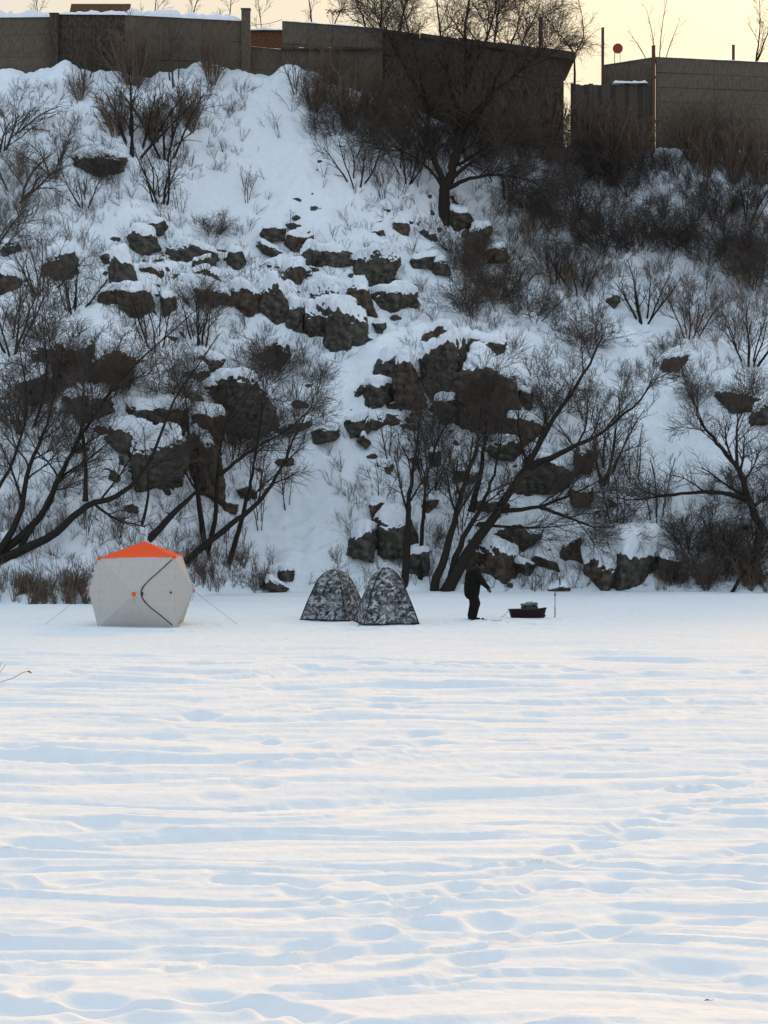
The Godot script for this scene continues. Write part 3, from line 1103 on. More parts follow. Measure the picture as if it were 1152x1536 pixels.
# ---------------------------------------------------------------- gear on the ice
func build_gear() -> void:
	var at := on_ice(791, 925)
	at.y = -0.05
	var s := -at.z / FOCAL
	var t := thing("sledge", at, "dark red plastic pulling sledge on the snow beside the standing person", "sledge")
	var hull := Acc.new()
	var l := 29.0 * s
	var rows := []
	# boat-shaped trough: rounded rectangle rings, outside then inside
	for ring in [[0.80, 0.0, 0.22], [0.86, 0.03, 0.25], [0.97, 0.24, 0.31], [1.0, 0.25, 0.33], [1.0, 0.265, 0.33], [0.955, 0.255, 0.30], [0.83, 0.05, 0.23], [0.3, 0.045, 0.1]]:
		var row := []
		for k in 28:
			var az := TAU * k / 28
			var cx := signf(cos(az)) * pow(absf(cos(az)), 0.45)
			var cz := signf(sin(az)) * pow(absf(sin(az)), 0.45)
			row.append(Vector3(cx * l * ring[0], ring[1] + (0.05 * pow(maxf(cx, 0.0), 3.0) if ring[1] > 0.1 else 0.0), cz * ring[2]))
		rows.append(row)
	for r in rows.size():
		for k in 28:
			hull.v.append(rows[r][k])
	for r in rows.size() - 1:
		for k in 28:
			var q := r * 28 + k
			var q1 := r * 28 + (k + 1) % 28
			hull.i.append_array(PackedInt32Array([q, q1, q + 28, q1, q1 + 28, q + 28]))
	hull.n = smooth_normals(hull.v, hull.i)
	if hull.n[28 * 2].dot(hull.v[28 * 2]) < 0.0:
		for q in hull.n.size():
			hull.n[q] = -hull.n[q]
	part("hull", mesh_of(hull), mats.sledge, t)
	for z in [-0.12, 0.12]:
		part("runner", tube([Vector3(-l * 0.8, 0.015, z), Vector3(l * 0.8, 0.015, z), Vector3(l * 0.93, 0.10, z)], 0.02, 6), mats.sledge, t)
	part("tow_rope", tube([Vector3(-l, 0.22, 0), Vector3(-l - 0.12, 0.08, 0.05), Vector3(-l - 0.25, 0.01, 0.1)], 0.008, 5), mats.rope, t)
	var bx := thing("tackle_box", at + Vector3(0.09, 0.048, 0), "olive grey tackle box standing in the red sledge", "box")
	bx.rotation.z = 0.09
	part("case", block(Vector3(-0.245, 0.0, -0.17), Vector3(0.235, 0.33, 0.17), 0.025), mats.box, bx)
	part("lid", block(Vector3(-0.255, 0.333, -0.18), Vector3(0.245, 0.40, 0.18), 0.02), mats.box_lid, bx)
	part("handle", tube([Vector3(-0.1, 0.4, 0), Vector3(-0.08, 0.43, 0), Vector3(0.08, 0.43, 0), Vector3(0.1, 0.4, 0)], 0.012, 6), mats.dark, bx)
	for x in [-0.13, 0.12]:
		part("latch", block(Vector3(x - 0.02, 0.29, 0.172), Vector3(x + 0.02, 0.36, 0.19), 0.004), mats.dark, bx)
	var bag := thing("gear_bag", at + Vector3(-0.26, 0.05, 0), "low dark gear bag lying in the sledge behind the tackle box", "bag")
	part("cloth", body_mesh([[Vector3(-0.12, 0.1, -0.04), Vector3(0.1, 0.1, 0.03), 0.10, 0.11], [Vector3(-0.05, 0.17, 0.02), Vector3(0.05, 0.16, -0.02), 0.05, 0.06]], 0.02, 0.05), mats.dark, bag)
	part("strap", tube([Vector3(-0.1, 0.16, 0.09), Vector3(0.0, 0.24, 0.07), Vector3(0.09, 0.17, 0.09)], 0.01, 5), mats.dark, bag)
	var rod := thing("scoop", at + Vector3(0.36, 0.2, 0), "small dark scoop handle sticking up from the sledge beside the box", "scoop")
	part("handle", tube([Vector3(-0.06, -0.15, 0), Vector3(0.06, 0.02, 0.02), Vector3(0.13, 0.075, 0.02)], 0.014, 6), mats.dark, rod)
	part("grip", tube([Vector3(0.11, 0.065, 0.02), Vector3(0.17, 0.10, 0.02)], 0.022, 6), mats.dark, rod)
	# hand auger drilled upright into the ice
	var ap := on_ice(832.5, 924)
	ap.y = -0.08
	var au := thing("ice_auger", ap, "thin upright hand ice auger standing in the snow right of the sledge", "ice auger")
	var u := -ap.z / FOCAL
	part("shaft", tube([Vector3(0, 0, 0), Vector3(0, 37 * u, 0)], 0.011, 8), mats.steel, au)
	var flight := Acc.new()
	var steps := 40
	for k in steps + 1:
		var az := k * 0.55
		var y := 0.02 + k * 0.008
		for r in [0.011, 0.035]:
			flight.v.append(Vector3(cos(az) * r, y, sin(az) * r))
			flight.n.append(Vector3(0, 1, 0))
	for k in steps:
		flight.i.append_array(PackedInt32Array([k * 2, k * 2 + 1, k * 2 + 2, k * 2 + 1, k * 2 + 3, k * 2 + 2]))
	part("blade", mesh_of(flight), mats.steel, au)
	part("collar", tube([Vector3(0, 34 * u, 0), Vector3(0, 38 * u, 0)], 0.022, 8), mats.dark, au)
	part("crank", tube([Vector3(0, 37 * u, 0), Vector3(0.01, 43 * u, 0), Vector3(7 * u, 48 * u, 0.0), Vector3(7.5 * u, 52 * u, 0), Vector3(6.8 * u, 62 * u, 0), Vector3(3 * u, 67 * u, 0)], 0.012, 6), mats.steel, au)
	part("grip", tube([Vector3(7.5 * u, 51 * u, 0), Vector3(7 * u, 60 * u, 0)], 0.022, 8), mats.dark, au)
	part("top_knob", body_mesh([[Vector3(2.2 * u, 67 * u, 0), Vector3(3.4 * u, 67 * u, 0), 0.02, 0.024]], 0.008, 0.01), mats.dark, au)
	# short rod and its reel by the hole
	var fp := on_ice(724, 930)
	fp.y = -0.03
	var fr := thing("fishing_rod", fp, "short ice fishing rod with round reel lying at the person's feet", "fishing rod")
	part("reel", body_mesh([[Vector3(0, 0.05, -0.012), Vector3(0, 0.05, 0.012), 0.045, 0.045]], 0.012, 0.01), mats.dark, fr)
	part("handle", tube([Vector3(0.02, 0.03, 0.0), Vector3(0.16, 0.02, 0.05)], 0.016, 6), mats.dark, fr)
	part("blank", tube([Vector3(0.15, 0.021, 0.05), Vector3(0.42, 0.018, 0.14), Vector3(0.52, 0.035, 0.17)], 0.006, 5), mats.dark, fr)

# ---------------------------------------------------------------- walls along the top of the bank
func snow_ridge(p0: Vector3, p1: Vector3, wide: float, high: float, seed_: float) -> ArrayMesh:
	var a := Acc.new()
	var n := maxi(8, int(p0.distance_to(p1) / 0.12))
	var m := 9
	for k in n + 1:
		var u := float(k) / n
		var c := p0.lerp(p1, u)
		var f := 0.65 + 0.5 * lump_noise.get_noise_2d(c.x * 2.0, seed_) + 0.3 * fine_noise.get_noise_2d(c.x * 1.5, seed_ + 9.0)
		var ends := smoothstep(0.0, 0.03, u) * (1.0 - smoothstep(0.97, 1.0, u))
		f = maxf(f, 0.12) * (0.25 + 0.75 * ends)
		for j in m:
			var g := PI * j / (m - 1)
			a.v.append(c + Vector3(0, sin(g) * high * f - 0.03, cos(g) * wide * (0.5 + 0.12 * f)))
	for k in n:
		for j in m - 1:
			var q := k * m + j
			a.i.append_array(PackedInt32Array([q, q + 1, q + m, q + 1, q + m + 1, q + m]))
	a.n = smooth_normals(a.v, a.i)
	if a.n[m * (n / 2) + m / 2].y < 0.0:
		for q in a.n.size():
			a.n[q] = -a.n[q]
	return mesh_of(a)

func wall(called: String, label: String, d: float, xa: float, xb: float, ya: float, yb: float, rows: Array, cols: int, mat: Material, snow: float, seed_: int, category := "wall", piece := "concrete_panel") -> Node3D:
	var rng := RandomNumberGenerator.new()
	rng.seed = seed_
	var ta := at_depth(xa, ya, d)
	var tb := at_depth(xb, yb, d)
	var foot := minf(slope_height(ta.x, d), slope_height(tb.x, d)) - 0.9
	var at := Vector3((ta.x + tb.x) * 0.5, foot, -d)
	var t := thing(called, at, label, category)
	var x0 := ta.x - at.x
	var x1 := tb.x - at.x
	var h0 := ta.y - foot
	var h1 := tb.y - foot
	var core := Acc.new()
	add_block(core, [Vector3(x0 + 0.02, 0, -0.07), Vector3(x1 - 0.02, 0, -0.07), Vector3(x1 - 0.02, h1 - 0.02, -0.07), Vector3(x0 + 0.02, h0 - 0.02, -0.07),
		Vector3(x0 + 0.02, 0, -0.32), Vector3(x1 - 0.02, 0, -0.32), Vector3(x1 - 0.02, h1 - 0.02, -0.32), Vector3(x0 + 0.02, h0 - 0.02, -0.32)], 0.01)
	part("core", mesh_of(core), mat, t)
	var low := 0.0
	for r in rows.size():
		var high: float = rows[r]
		for c in cols:
			var ua := float(c) / cols
			var ub := float(c + 1) / cols
			var xl := lerpf(x0, x1, ua) + 0.005
			var xr := lerpf(x0, x1, ub) - 0.005
			var hl := lerpf(h0, h1, ua)
			var hr := lerpf(h0, h1, ub)
			var z := rng.randf_range(-0.03, 0.03)
			var tilt := rng.randf_range(-0.012, 0.012)
			var a := Acc.new()
			add_block(a, [Vector3(xl, hl * low + 0.005, z + tilt), Vector3(xr, hr * low + 0.005, z - tilt), Vector3(xr, hr * high - 0.005, z), Vector3(xl, hl * high - 0.005, z),
				Vector3(xl, hl * low + 0.005, -0.068), Vector3(xr, hr * low + 0.005, -0.068), Vector3(xr, hr * high - 0.005, -0.068), Vector3(xl, hl * high - 0.005, -0.068)], 0.009)
			part(piece, mesh_of(a), mat if mat == mats.concrete_dark or rng.randf() < 0.7 else mats.concrete_pale, t)
		low = high
	if snow > 0.0:
		part("snow_cover", snow_ridge(Vector3(x0, h0, -0.16), Vector3(x1, h1, -0.16), 0.42, snow, seed_), mats.snow, t)
	return t

func post(called: String, label: String, d: float, px: float, wpx: float, ya: float, yb: float, mat: Material, category := "post") -> Node3D:
	var top := at_depth(px, ya, d)
	var low := at_depth(px, yb, d)
	var w := wpx * d / FOCAL * 0.5
	var t := thing(called, low, label, category)
	part("shaft", block(Vector3(-w, -0.6, -w), Vector3(w, top.y - low.y, w), minf(0.02, w * 0.3)), mat, t)
	part("cap", block(Vector3(-w * 1.15, top.y - low.y + 0.003, -w * 1.15), Vector3(w * 1.15, top.y - low.y + 0.05, w * 1.15), minf(0.015, w * 0.25)), mat, t)
	return t

func build_walls() -> void:
	var c: Material = mats.concrete
	var dk: Material = mats.concrete_dark
	wall("concrete_wall", "concrete wall at the far left of the bank top, under thick snow", 100.7, -420, 84, 30, 25, [0.5, 0.78, 1.0], 4, c, 0.5, 1)
	post("concrete_pillar", "dark square pillar between the two leftmost wall sections", 100.25, 82, 13, 22, 120, dk, "pillar")
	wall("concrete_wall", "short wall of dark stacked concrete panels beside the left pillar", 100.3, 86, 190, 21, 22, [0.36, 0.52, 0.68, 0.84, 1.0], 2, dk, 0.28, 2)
	wall("concrete_wall", "long plain concrete wall ending at the tall post, snow on top", 100.0, 187, 362, 22, 31, [0.45, 0.72, 1.0], 3, c, 0.45, 3)
	post("concrete_pillar", "tall concrete post at the edge of the gap in the walls", 99.95, 369, 13, 15, 125, c, "pillar")
	wall("concrete_wall", "low wall closing the gap right of the tall post", 100.6, 377, 424, 69, 74, [0.5, 1.0], 1, c, 0.06, 4)
	wall("concrete_wall", "concrete wall with a projecting top beam, right of the gap", 100.1, 423, 574, 31, 42, [0.28, 0.5, 0.75, 1.0], 4, c, 0.1, 5)
	var ledge := at_depth(498, 73, 99.98)
	var half := 76.0 * 100.0 / FOCAL
	var l := thing("stone_ledge", ledge, "narrow ledge along the wall beneath its top beam", "ledge")
	part("slab", block(Vector3(-half, -0.07, -0.08), Vector3(half, 0.05, 0.06), 0.02), dk, l)
	part("snow_cover", snow_ridge(Vector3(-half + 0.3, 0.05, 0.0), Vector3(half * 0.2, 0.05, 0.0), 0.1, 0.05, 33.0), mats.snow, l)
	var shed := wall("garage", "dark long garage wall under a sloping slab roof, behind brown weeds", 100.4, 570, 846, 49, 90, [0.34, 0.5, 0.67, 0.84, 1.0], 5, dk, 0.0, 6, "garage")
	# roof slabs of the garage
	var mid: float = (at_depth(570, 49, 100.4).x + at_depth(846, 90, 100.4).x) * 0.5
	var foot: float = shed.position.y
	for k in 5:
		var a0 := lerpf(572, 862, k / 5.0)
		var a1 := lerpf(572, 862, (k + 1) / 5.0)
		var p := at_depth(a0 + 0.4, 49 + (a0 - 572) * 0.142, 100.4) - Vector3(mid, foot, 0)
		var q := at_depth(a1 - 0.4, 49 + (a1 - 572) * 0.142, 100.4) - Vector3(mid, foot, 0)
		var th := 0.16 + 0.05 * k
		var a := Acc.new()
		add_block(a, [Vector3(p.x, p.y + 0.02 - th * 0.2, 0.22), Vector3(q.x, q.y + 0.02 - th * 0.2, 0.22), Vector3(q.x, q.y + th, 0.22), Vector3(p.x, p.y + th, 0.22),
			Vector3(p.x, p.y + 0.02 - th * 0.2, -5.0), Vector3(q.x, q.y + 0.02 - th * 0.2, -5.0), Vector3(q.x, q.y + th, -5.0), Vector3(p.x, p.y + th, -5.0)], 0.03)
		part("roof_slab", mesh_of(a), mats.concrete_dark, shed)
		if k >= 3:
			part("snow_cover", snow_ridge(Vector3(p.x + 0.1, p.y + th, -0.2), Vector3(q.x - 0.1, q.y + th, -0.2), 0.6, 0.12, 50.0 + k), mats.snow, shed)
	# back and side of the garage so that it has depth
	var sw := at_depth(846, 95, 100.4) - Vector3(mid, foot, 0)
	part("side_wall", block(Vector3(sw.x - 0.3, 0, -5.0), Vector3(sw.x - 0.02, sw.y, -0.34), 0.02), mats.concrete_dark, shed)
	# board fence in the dip
	var fa := at_depth(856, 126, 100.3)
	var fb := at_depth(977, 125, 100.3)
	var fy := slope_height(fa.x, 100.3) - 0.6
	var fence := thing("board_fence", Vector3((fa.x + fb.x) * 0.5, fy, -100.3), "weathered vertical board fence in the dip beside the right wall", "fence")
	var rng := RandomNumberGenerator.new()
	rng.seed = 12
	var n := 18
	var fw := fb.x - fa.x
	for k in n:
		var x := -fw * 0.5 + fw * (k + 0.5) / n
		var top := fa.y - fy + rng.randf_range(-0.05, 0.05)
		part("board", block(Vector3(x - fw / n * 0.52, 0, -0.022 + 0.024 * (k % 2)), Vector3(x + fw / n * 0.52, top, 0.0 + 0.024 * (k % 2)), 0.008), mats.board if k % 3 else mats.board_dark, fence)
	for y in [0.9, fa.y - fy - 0.35]:
		part("rail", block(Vector3(-fw * 0.5, y, -0.1), Vector3(fw * 0.5, y + 0.1, -0.03), 0.01), mats.board_dark, fence)
	part("snow_cover", snow_ridge(Vector3(fw * 0.02, fa.y - fy + 0.04, -0.05), Vector3(fw * 0.45, fa.y - fy + 0.04, -0.05), 0.5, 0.22, 71.0), mats.snow, fence)
	wall("concrete_wall", "concrete wall behind the board fence, its top rising to the right", 102.0, 905, 982, 97, 85, [0.4, 0.7, 1.0], 2, c, 0.06, 7)
	wall("concrete_wall", "broad wall of stacked concrete blocks at the right of the bank top", 100.1, 984, 1420, 85, 106, [0.32, 0.46, 0.6, 0.73, 0.86, 1.0], 5, c, 0.07, 8)
	post("steel_post", "slim dark post at the left end of the right block wall", 99.9, 980, 5, 70, 215, mats.rust)
	post("steel_post", "short thin stub post standing on the right block wall", 100.4, 1100, 4, 69, 100, mats.rust)
	post("steel_post", "brown post rising above the end of the garage roof", 103.0, 811, 6, 27, 90, mats.rust)
	post("steel_post", "thin bare pole in the gap left of the right walls", 101.5, 904, 4, 43, 130, mats.rust)
	var sp := at_depth(926, 100, 102.6)
	var sign_ := thing("round_sign", sp, "small round reddish sign on a thin stick above the right walls", "sign")
	var r := 7.5 * 102.6 / FOCAL
	part("stick", tube([Vector3(-0.15, -1.0, 0), Vector3(-0.13, 0.9, 0)], 0.02, 6), mats.rust, sign_)
	part("stick", tube([Vector3(0.16, -1.0, 0), Vector3(0.13, 0.75, 0)], 0.014, 6), mats.rust, sign_)
	var disc := Acc.new()
	add_tube(disc, PackedVector3Array([Vector3(0.02, 0.89, -0.03), Vector3(0.02, 0.89, 0.03)]), PackedFloat32Array([r, r]), 24, true)
	part("disc", mesh_of(disc), mats.red_paint, sign_)
	# rusty roofs and sheds that show over and between the walls
	var rp := at_depth(148, 12, 104.0)
	var rf := thing("rusty_outbuilding", rp, "rust brown outbuilding whose roof shows over the left walls between snow heaps", "outbuilding")
	for k in 6:
		var a := Acc.new()
		var x0 := -1.5 + k * 0.5
		add_block(a, [Vector3(x0, -0.9, 0.5), Vector3(x0 + 0.49, -0.9, 0.5), Vector3(x0 + 0.49, 0.42, -0.9), Vector3(x0, 0.42, -0.9), Vector3(x0, -1.0, 0.45), Vector3(x0 + 0.49, -1.0, 0.45), Vector3(x0 + 0.49, 0.36, -1.0), Vector3(x0, 0.36, -1.0)], 0.01)
		part("roof_sheet", mesh_of(a), mats.rust_sheet, rf)
	part("wall", block(Vector3(-1.4, -2.6, -0.9), Vector3(1.4, -0.6, 0.2), 0.02), mats.rust_sheet, rf)
	var gp := at_depth(401, 70, 103.5)
	var gs := thing("rusty_shed", gp, "rust brown shed seen through the gap beside the tall post", "shed")
	part("wall", block(Vector3(-1.3, -1.5, -1.6), Vector3(1.0, 0.75, 0.0), 0.02), mats.rust_sheet, gs)
	part("roof", block(Vector3(-1.4, 0.753, -1.7), Vector3(1.1, 0.82, 0.1), 0.015), mats.rust_sheet, gs)
	part("snow_cover", snow_ridge(Vector3(-1.4, 0.82, -0.5), Vector3(1.1, 0.82, -0.5), 1.2, 0.3, 88.0), mats.snow, gs)
	part("wire", tube([Vector3(-0.9, 0.95, 0.4), Vector3(0.1, 1.05, 0.4), Vector3(0.75, 1.25, 0.4)], 0.012, 4), mats.dark, gs)

# ---------------------------------------------------------------- what stands where: [x, y, width, height] in the photograph, then the label
const ROCKS := [
	[18, 376, 34, 22, "small dark rock at the left edge, uppermost of three there"],
	[88, 405, 54, 44, "blunt dark boulder among twigs, rightmost of the group by the left edge"],
	[22, 427, 56, 32, "low wide dark rock at the left edge, lowest of three there"],
	[236, 342, 24, 18, "small rock topmost of the middle left scatter, alone in snow"],
	[217, 368, 40, 36, "slanting dark rock just below the topmost small one"],
	[172, 389, 34, 13, "thin flat rock slice at the left of the scatter"],
	[271, 371, 26, 18, "small round rock above the long slanted slab"],
	[286, 386, 68, 34, "long slanted dark slab pointing up to the right"],
	[226, 415, 34, 22, "small rock right of the tall upright boulder"],
	[187, 424, 42, 62, "tall upright brown boulder at the left of the scatter"],
	[170, 452, 44, 34, "dark wedge shaped rock at the foot of the tall upright boulder"],
	[207, 460, 44, 48, "grey block below and right of the tall upright boulder"],
	[252, 457, 24, 28, "small pointed rock standing alone between two larger groups"],
	[300, 401, 34, 18, "upper of two snow topped layered slabs"],
	[304, 421, 50, 24, "lower of two snow topped layered slabs"],
	[312, 449, 72, 40, "broad dark boulder under the layered slabs"],
	[355, 392, 28, 26, "small dark rock right of the layered slabs"],
	[366, 452, 48, 42, "leaning dark rock between broad boulder and squared block"],
	[410, 352, 38, 20, "reddish dark rock high up in the clean snow"],
	[412, 380, 50, 16, "thin curved rock edge under the high reddish rock"],
	[452, 367, 42, 24, "flat rock peeping out above the paired round blocks"],
	[459, 392, 28, 38, "left of the two paired upright blocks"],
	[495, 390, 48, 32, "right of the two paired upright blocks, rounded top"],
	[440, 424, 42, 42, "dark rock under the paired blocks, snow at its right"],
	[413, 462, 44, 50, "squared brown block with a thick snow cap"],
	[442, 476, 34, 40, "dark rock squeezed between squared block and big outcrop"],
	[505, 462, 96, 50, "upper half of the big jagged outcrop under a broad snow cap"],
	[496, 498, 84, 50, "lower left lump of the big jagged outcrop"],
	[520, 508, 60, 62, "lowest dark nose of the big jagged outcrop"],
	[545, 460, 40, 60, "steep dark right flank of the big jagged outcrop"],
	[562, 412, 74, 62, "large dark boulder right of the big outcrop, cut by snow below"],
	[590, 452, 60, 30, "pointed rock hanging under the large dark boulder"],
	[607, 428, 32, 13, "thin brown rock lens right of the large dark boulder"],
	[632, 392, 44, 16, "low reddish rock on the snow rim, left of a pair"],
	[658, 402, 30, 20, "low reddish rock on the snow rim, right of a pair"],
	[566, 353, 22, 13, "tiny reddish rock poking from the upper snow rim"],
	[571, 492, 20, 20, "small hooked rock in the snow right of the outcrop's nose"],
	[548, 511, 26, 14, "small flat rock beside the outcrop's lowest nose"],
	[657, 509, 52, 28, "brown block on top of the middle cluster"],
	[727, 526, 60, 30, "dark notched rock right of the middle cluster's top block"],
	[664, 572, 70, 80, "tall reddish brown boulder in the centre of the middle cluster"],
	[612, 577, 42, 62, "egg shaped dark boulder left of the tall reddish one"],
	[581, 555, 34, 44, "dark rock at the left rim of the middle cluster"],
	[566, 592, 44, 34, "curved rock below the middle cluster's left rim"],
	[728, 592, 80, 82, "largest rounded dark boulder at the right of the middle cluster"],
	[672, 615, 52, 38, "blocky rock under the tall reddish boulder"],
	[788, 598, 26, 24, "small rock right of the largest rounded boulder"],
	[784, 650, 54, 38, "rock with a snow saddle below the largest rounded boulder"],
	[760, 677, 44, 24, "flat dark rock under the snow saddle rock"],
	[652, 688, 20, 20, "little square rock among tree stems below the middle cluster"],
	[578, 704, 26, 16, "little oval rock left of the centre tree stems"],
	[544, 588, 16, 18, "tiny rock at the edge of the snow chute, topmost"],
	[537, 641, 36, 22, "curved dark rock at the edge of the snow chute"],
	[547, 662, 15, 16, "tiny drop shaped rock under the curved chute rock"],
	[490, 652, 32, 18, "small crescent rock in the middle of the snow chute"],
	[448, 640, 40, 15, "small dark rock amid fine twigs left of the chute"],
	[572, 770, 36, 32, "dark hooked rock above the camouflage tents"],
	[544, 818, 42, 40, "pointed dark rock just above the left camouflage tent"],
	[594, 806, 56, 62, "big black boulder straight above the right camouflage tent"],
	[642, 761, 20, 28, "small upright brown rock between the centre tree stems"],
	[625, 848, 34, 40, "dark rock behind the peak of the right camouflage tent"],
	[765, 812, 84, 40, "long dark rock above the standing person, notched end"],
	[745, 850, 70, 54, "broad olive dark boulder directly behind the person's head"],
	[818, 716, 84, 44, "broad dark boulder under leaning branches, right of the centre tree"],
	[874, 698, 36, 40, "rounded dark boulder at the right end of the leaning branches"],
	[872, 746, 32, 32, "small dark rock below the rounded boulder"],
	[783, 850, 32, 18, "small snow topped red brown rock right of the person, left of two"],
	[822, 845, 42, 15, "low snow topped red brown rock above the auger, right of two"],
	[860, 826, 44, 34, "dark rock left of the large snow capped boulder"],
	[905, 820, 42, 30, "brown rock behind the large snow capped boulder"],
	[938, 852, 62, 62, "large boulder by the shore under a thick white snow cap", 0.28],
	[904, 858, 44, 50, "smaller snow capped boulder leaning on the large shore boulder", 0.2],
	[1000, 858, 34, 42, "dark rock right of the large shore boulder"],
	[958, 832, 44, 20, "flat dark rock peeping out above the large shore boulder"],
	[838, 884, 34, 12, "low dark rock at the shore behind the auger"],
	[1106, 602, 62, 34, "wedge shaped dark rock under a snow ledge at the right edge"],
	[1142, 624, 44, 28, "rock below the wedge at the right edge"],
	[1006, 548, 34, 18, "small reddish rock next to the lone tuft on the right snow"],
	[918, 452, 18, 20, "small dark rock in the snow below the right thicket"],
	[102, 548, 84, 58, "upper dark boulder of the black cluster behind the left trees"],
	[166, 562, 60, 60, "rounded boulder at the right of the black cluster behind the left trees"],
	[136, 606, 74, 42, "lower dark boulder of the black cluster behind the left trees"],
	[60, 590, 50, 50, "dark boulder at the left of the black cluster behind the left trees"],
	[315, 547, 34, 22, "small rock above the big black mass, left of the loose one"],
	[332, 566, 40, 20, "flat wedge rock over the big black mass"],
	[294, 564, 34, 24, "small dark rock at the left over the big black mass"],
	[406, 541, 46, 34, "lone grey boulder wrapped in fine twigs"],
	[356, 612, 92, 66, "big black boulder mass in the middle left"],
	[290, 602, 30, 30, "small rock left of the big black mass"],
	[310, 646, 54, 54, "snow shouldered boulder below the big black mass"],
	[240, 634, 84, 46, "flat dark boulder above the large sloping black one"],
	[232, 704, 84, 80, "large sloping black boulder above the grey tent"],
	[302, 706, 50, 84, "tall black boulder right of the large sloping one"],
	[190, 660, 60, 44, "dark boulder left of the large sloping black one"],
	[367, 738, 30, 16, "small square rock right of the tall black boulder"],
	[345, 760, 26, 18, "small wedge rock under the small square one"],
	[413, 881, 34, 14, "small dark rock at the shore left of the camouflage tents"],
	[426, 862, 22, 14, "tiny rock right above the small shore rock"],
	[735, 758, 40, 20, "dark rock half hidden by the centre tree's stems"],
	[700, 715, 36, 18, "flat dark rock crossing behind the centre tree's stems"],
	[690, 330, 36, 26, "reddish rock at the foot of the upper tree"],
	[600, 345, 26, 16, "small rock left of the upper tree on the snow rim"],
	[715, 360, 30, 34, "dark rock below the foot of the upper tree"],
	[150, 248, 70, 30, "dark flat rock among the upper left shrubs"],
	[745, 385, 30, 22, "brown rock in the twigs right of the upper tree"],
]

